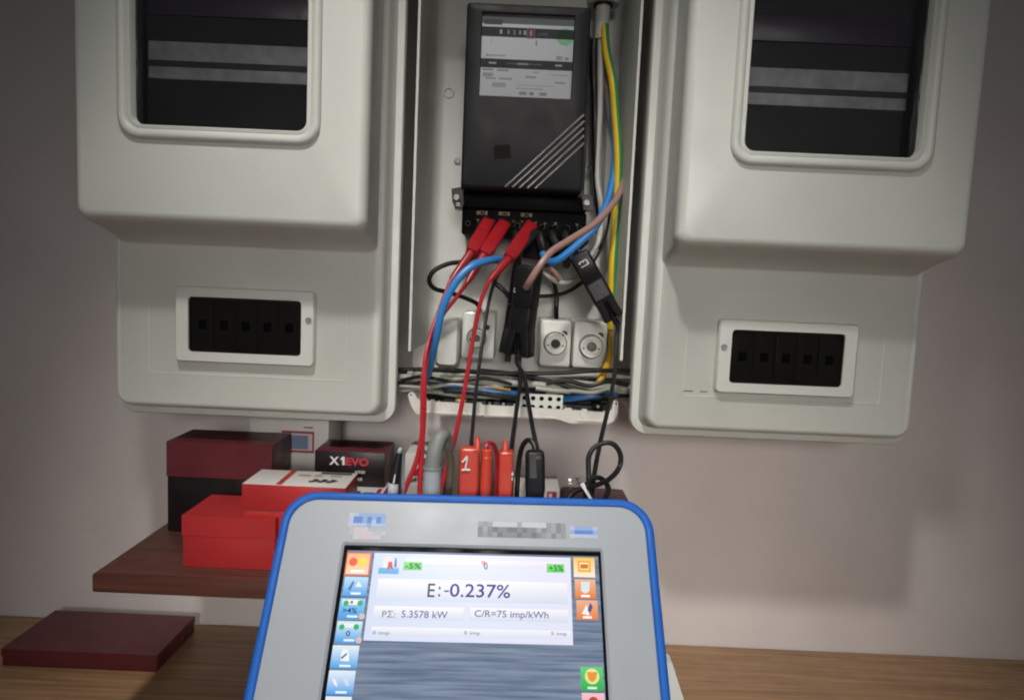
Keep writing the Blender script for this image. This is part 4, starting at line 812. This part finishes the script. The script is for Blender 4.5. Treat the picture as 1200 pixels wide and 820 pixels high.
def f1(q, x0, y0, x1, y1, h):
    SQ(q, x0 + 1.4, y0 + 1.4, x1 - 1.4, y1 - 1.4, 'ffb36a', 'ffd9ae', h - .0002); tdisc(q, x0 + 9, y0 + 11, 5, 'f04a10', h); tdisc(q, x0 + 20, y0 + 11, 5, 'ffdc10', h); SQ(q, x0 + 6, y1 - 6.5, x1 - 7, y1 - 3.5, 'ffffff', 'ffffff', h)
icon(404.5, 646, 433.5, 673, 'f0592a', 'f0592a', None, f1)
def f2(q, x0, y0, x1, y1, h):
    tpoly(q, [(x0 + 5, y0 + 15), (x0 + 11, y0 + 5), (x0 + 13, y0 + 6), (x0 + 8, y0 + 16)], '2a6fb0', h); tpoly(q, [(x0 + 14, y0 + 12), (x0 + 18, y0 + 5), (x0 + 22, y0 + 12)], 'f2f6fa', h)
icon(402, 674.5, 430, 697, 'bfe3fa', '2a9ce8', 'f5fbff', f2)
def f3(q, x0, y0, x1, y1, h):
    SQ(q, x0 + 4, y0 + 2, x1 - 4, y0 + 8, 'ffffff', 'eef4fa', h - .0001); tdisc(q, x0 + 8, y0 + 6, 3.3, '22b060', h); tdisc(q, x1 - 5, y0 + 6, 3.3, '22b060', h); tdisc(q, (x0 + x1) / 2, y0 + 5, 1.8, 'e02a2a', h); tdisc(q, x1 - 3, y1 - 3, 3.6, 'd8c0b4', h)
icon(397, 699.5, 426.5, 724, '8fd2f5', '2a9ce8', 'e8f4fc', f3); stext('>4%', 401, 711, 418, 717.5, 'glow_navy', .0016)
def f4(q, x0, y0, x1, y1, h):
    SQ(q, x0 + 4, y0 + 3, x1 - 4, y0 + 8, 'f4f8fa', 'e6eef6', h - .0001); tdisc(q, x0 + 7, y0 + 7, 3.3, '22b060', h); tdisc(q, x1 - 6, y0 + 7, 3.3, '22b060', h); tdisc(q, x1 - 3, y1 - 3, 3.6, 'd8c0b4', h)
icon(393, 726.5, 423, 752, 'd8f0fa', '2a9ce8', 'e8f4fc', f4); stext('0', 405, 738, 410, 744.5, 'glow_navy', .0016)
def f5(q, x0, y0, x1, y1, h):
    tpoly(q, [(x0 + 11, y0 + 18), (x0 + 12, y0 + 8), (x0 + 15, y0 + 4), (x0 + 19, y0 + 5), (x0 + 21, y0 + 10), (x0 + 21, y0 + 19)], 'f6f8fb', h); tpoly(q, [(x0 + 11, y0 + 15), (x0 + 18, y0 + 9), (x0 + 19, y0 + 10.5), (x0 + 13, y0 + 16)], '3a4a66', h + .0002)
icon(387.5, 755, 419, 782, 'e6f4fc', '2f9fe8', 'f0f8ff', f5)
def f6(q, x0, y0, x1, y1, h):
    tpoly(q, [(x0 + 5, y0 + 9), (x0 + 10, y0 + 11), (x0 + 12, y0 + 19), (x0 + 9, y0 + 18)], 'f2f5fa', h); tpoly(q, [(x0 + 18, y0 + 10), (x0 + 24, y0 + 9), (x0 + 26, y0 + 18), (x0 + 22, y0 + 18)], 'd6dcf4', h)
icon(383, 784.5, 414.5, 813, 'e6f4fc', '2a9ce8', 'f0f8ff', f6)
icon(379, 815, 410, 843, 'f2f4fa', '8fc8f0', None)
def g1(q, x0, y0, x1, y1, h):
    SQ(q, x0 + 5, y0 + 4, x1 - 5, y0 + 17, 'f7a21a', 'f7a21a', h); SQ(q, x0 + 7, y0 + 6, x1 - 7, y0 + 15, 'fff2b8', 'ffe27a', h + .0001); tpoly(q, [(x0 + 8, y0 + 13), (x0 + 8, y0 + 8), (x1 - 8, y0 + 8), (x1 - 8, y0 + 13)], 'd2700e', h + .0002)
icon(672.5, 652, 697.5, 675, 'ffc83a', 'fff0dc', None, g1)
def g2(q, x0, y0, x1, y1, h): tpoly(q, [(x0 + 7, y0 + 3), (x1 - 7, y0 + 3), (x1 - 7.5, y0 + 14), (x1 - 11, y0 + 16.5), (x0 + 11, y0 + 16.5), (x0 + 7.5, y0 + 14)], 'dfe9ee', h)
icon(674, 677.5, 698.5, 700, 'f4bb90', 'e87a1e', 'ffffff', g2)
def g3(q, x0, y0, x1, y1, h):
    tpoly(q, [(x0 + 6, y0 + 16), (x0 + 12, y0 + 5), (x0 + 15, y0 + 18)], 'f4f6fa', h); tpoly(q, [(x0 + 13, y0 + 12), (x0 + 16, y0 + 3), (x0 + 19, y0 + 8), (x0 + 16, y0 + 15)], '3c4488', h)
icon(676, 702, 701, 725, 'f2b48c', 'e87a1e', 'ffffff', g3)
def g4(q, x0, y0, x1, y1, h):
    tdisc(q, (x0 + x1) / 2, y0 + 11, 8.5, 'f2e6a0', h); tpoly(q, [(x0 + 7, y0 + 6), (x1 - 7, y0 + 6), (x1 - 9, y0 + 15), ((x0 + x1) / 2, y0 + 18), (x0 + 9, y0 + 15)], 'e89a2a', h + .0002)
icon(681, 780.5, 707.5, 808, '58d878', '12b040', 'd8ffe0', g4)
def g5(q, x0, y0, x1, y1, h): tdisc(q, (x0 + x1) / 2, y0 + 11, 6, 'c03a2a', h)
icon(682.5, 811, 709.5, 838, 'f6c8d0', 'e88a90', None, g5)
q = MB(); h = H0 + .001
SQ(q, 443, 664, 467, 671, '58b8ec', '3aa4e0', h); SQ(q, 449, 651.5, 458, 664, 'f0e2da', 'f6ece6', h); tpoly(q, [(453, 668), (455, 657), (459, 657), (460.5, 668), (457, 664)], 'd02a4a', h + .0002); tpoly(q, [(461.5, 663), (463, 652.5), (464.5, 653), (464.5, 663)], '2a6a9a', h + .0002); q.build('icon', 'screen_glow', scr, smooth=False)
# blurred maker's marks printed on the front panel (already blocked out in the photograph)
def mosaic(rows, x0, y0, x1, y1, name):
    q = MB(); a = TR_(x0, y0, x1, y1); nr, nc = len(rows), max(len(r_) for r_ in rows); du, dv = (a[1] - a[0]) / nc, (a[3] - a[2]) / nr
    for i, r_ in enumerate(rows):
        for j, c in enumerate(r_):
            if c: q.poly([lo(a[0] + j * du, a[3] - (i + 1) * dv, .0007), lo(a[0] + (j + 1) * du, a[3] - (i + 1) * dv, .0007), lo(a[0] + (j + 1) * du, a[3] - i * dv, .0007), lo(a[0] + j * du, a[3] - i * dv, .0007)], 0, lin(c))
    q.build(name, 'print', tab, smooth=False)
g0, g1_, b1, b2, b3, pk = 'b0b5ba', 'a4a9b2', '7f9ac8', '4a76b8', '9db0d0', 'b9aeb8'
mosaic([[g0, b3, b1, b1, b1, b1, b1, b1], [b3, b2, b2, b1, b2, b1, b2, b1], [b3, b2, b2, b1, b2, b3, b2, b1], [g0, b3, b3, b3, b1, b3, b3, b3]], 409, 601.5, 452, 617, 'logo')
mosaic([[g1_, pk, pk, g0, None, None, None, None], [g1_, pk, pk, pk, pk, g1_, g1_, pk], [None, g0, pk, pk, pk, pk, g0, None]], 409, 617.5, 452, 632, 'logo')
d1, d2, d3, d4 = '8c9196', '70757a', '5c6166', '82868b'
mosaic([[d1, d4, d1, g0, g0, g0, g0, g0, d1, g0, g0, g0, g0, g0, d4, d1, d2, d4], [d2, d1, d2, d3, d2, d2, d3, d3, d2, d3, d2, d2, d1, d2, d4, d1, d2, d4], [d2, d4, d2, d4, d3, d2, d2, d2, d3, d2, d2, d3, d2, d4, d1, d2, d1, d4]], 560, 612, 663, 630, 'product_name')
mosaic([[b3, b1, b1, b1, b1, b3], [b1, b2, b2, b2, b2, b1], [g0, b3, b3, g0, b3, b3]], 668, 617, 700, 630.5, 'product_name')

# ------------------------------------------------------------------ connectors plugged in behind the tablet's top edge
CY = .640
GC = 'connectors standing behind the tablet'
def pz(px, py, Y=CY): return P(px, py, Y)
def conn_red(label, x0, x1, ytop, xtab, number=None, extra=None, Y=CY):
    t = thing('connector', label, 'connector', pz((x0 + x1) / 2, 600, Y), GC)
    k = Y / FPX; hw = (x1 - x0) / 2 * k; A = pz((x0 + x1) / 2, ytop, Y); Bq = pz((x0 + x1) / 2 - 2, 606, Y)
    b = MB(); bar(b, A, Bq, [(0, hw * .86, .0065), (.02, hw * .97, .0075), (.55, hw, .008), (.66, hw * .93, .008, -hw * -.04), (.80, hw * .72, .0075, hw * .2), (1, hw * .6, .007, hw * .25)], rad=.2); bo = b.build('body', 'orange_red_plastic', t)
    b = MB(); bar(b, pz(xtab, ytop - 12, Y), pz(xtab, ytop + 4, Y), [(0, .0017, .003), (.12, .0026, .004), (.6, .0030, .0048), (1, .0036, .0055)], rad=.35); b.build('latch', 'orange_red_plastic', t)
    b = MB(); b.lathe([(.0008, 0), (.0008, .0004)], pz(x1 - 6, ytop + 4.5, Y - .0082), NF, 10); b.build('hole', 'dark_hole', bo)
    return t, bo
t, bo = conn_red('red connector with a white figure 1 behind the tablet', 539, 562.5, 524, 559.5)
a = RX(541, 534, 551, 552, CY - .0088); 
b = MB(); c = lambda x, y: P(x, y, CY - .0088)
def stroke(pts, r_): b.tube([c(*q) for q in pts], r_, n=6, res=5)
stroke([(541.5, 541.5), (544.5, 538.5), (547.2, 535.2), (547.0, 541), (546, 546), (545.2, 549.8)], .00095); stroke([(541, 550.6), (546, 550.2), (551, 550.6)], .0009); b.build('figure', 'print_white', bo)
t = thing('connector', 'round red connector just right of the one marked 1', 'connector', pz(570, 600, .645), GC)
b = MB(); k = .645 / FPX; b.lathe([(.0042, 0), (.0054, -.0012), (.0054, -.0075), (.0058, -.008), (.0058, -.07)], pz(570.5, 525.5, .648), ZA, 22); b.build('body', 'orange_red_plastic', t)
b = MB(); b.tube(W([(569, 534, .648), (569.5, 523, .648), (573, 518.5, .650), (578, 521, .655), (582, 530, .660), (583, 545, .662), (582, 562, .662), (581, 590, .662)]), .0022); b.build('cable', 'red_cable', t)
t, bo = conn_red('red connector with an upright latch left of the black connector', 585, 602, 528, 592, Y=.642)
b = MB(); frect(b, 599.5, 553, 601.5, 557, .6335, 0, lin('d8d0cc')); frect(b, 599.5, 559, 601, 563, .6335, 0, lin('d8d0cc')); b.build('print', 'print', bo, smooth=False)
t = thing('connector', 'black connector behind the tablet, right of the red ones', 'connector', pz(627, 600), GC)
A, Bq = pz(627, 528.5), pz(627, 606)
b = MB(); bar(b, A, Bq, [(0, .0072, .006), (.03, .0088, .0075), (.10, .0092, .008), (.55, .0095, .0082), (.8, .0078, .0078, .001), (1, .006, .007, .002)], rad=.2); bo = b.build('body', 'black_plastic', t)
b = MB(); bar(b, pz(624, 533, CY - .0083), pz(625, 560, CY - .0085), [(0, .0030, .0007), (1, .0034, .0007)]); b.build('grip', 'ridge_grey', bo)
b = MB(); b.tube(W([(627, 533, .645), (626, 522, .650), (620, 515.5, .655), (613, 521, .660), (609, 535, .665), (607, 555, .668), (605, 590, .668)]), .0026); b.build('cable', 'black_rubber', t)
# grey bent cable with sleeve
t = thing('connector', 'thick grey bent cable connector left of the red ones', 'connector', pz(508, 600), GC)
b = MB(); b.tube(W([(507, 548, CY), (510, 528, CY), (515, 514, .643), (520, 509.5, .650), (524, 514, .660), (526.5, 526, .668)]), [.0083, .0076, .0066, .0058, .0052, .0046], n=18); b.build('sleeve', 'hose_grey', t)
b = MB(); b.tube(W([(505.5, 606, CY), (506, 575, CY), (507, 547, CY)]), [.0086, .0086, .0084], n=18); b.build('barrel', 'hose_pale', t)
b = MB(); b.lathe([(.0091, 0), (.0093, .0008), (.0091, .0016)], P(507, 549, CY), (P(507, 540, CY) - P(507, 549, CY)), 22); b.build('collar', 'hose_grey', t)
b = MB(); b.tube(W([(525.5, 520, .663), (528, 540, .672), (527, 560, .676), (524.5, 592, .678)]), .0038, n=12); b.build('cable', 'hose_brown', t)  # brownish colour carries the shade on this returning length
# black and white metal connector
t = thing('connector', 'slim white connector with black tapered boot beside the cartons', 'connector', pz(460, 600), GC)
b = MB(); b.tube(W([(458.5, 606, CY), (460, 585, CY), (461.3, 563, CY)]), [.0052, .0052, .0050], n=18); b.build('barrel', 'shell_white', t)
b = MB(); b.tube(W([(461.2, 565, CY), (464.5, 548, CY), (468, 530, CY)]), [.0054, .0042, .0027], n=16); b.build('boot', 'black_rubber', t)
b = MB(); b.tube(W([(467.8, 531, CY), (469, 526.5, CY), (471.2, 529, .645), (472.5, 545, .65), (472.3, 565, .652), (471.5, 592, .652)]), [.0022, .0021, .0017, .0016, .0016, .0016], n=10); b.build('cable', 'hose_pale', t)
b = MB(); bar(b, pz(463, 556, CY - .0056), pz(461.3, 566, CY - .0056), [(0, .0005, .0006), (1, .0008, .0006)]); b.build('key_mark', 'tie_white', t)
flush_texts()
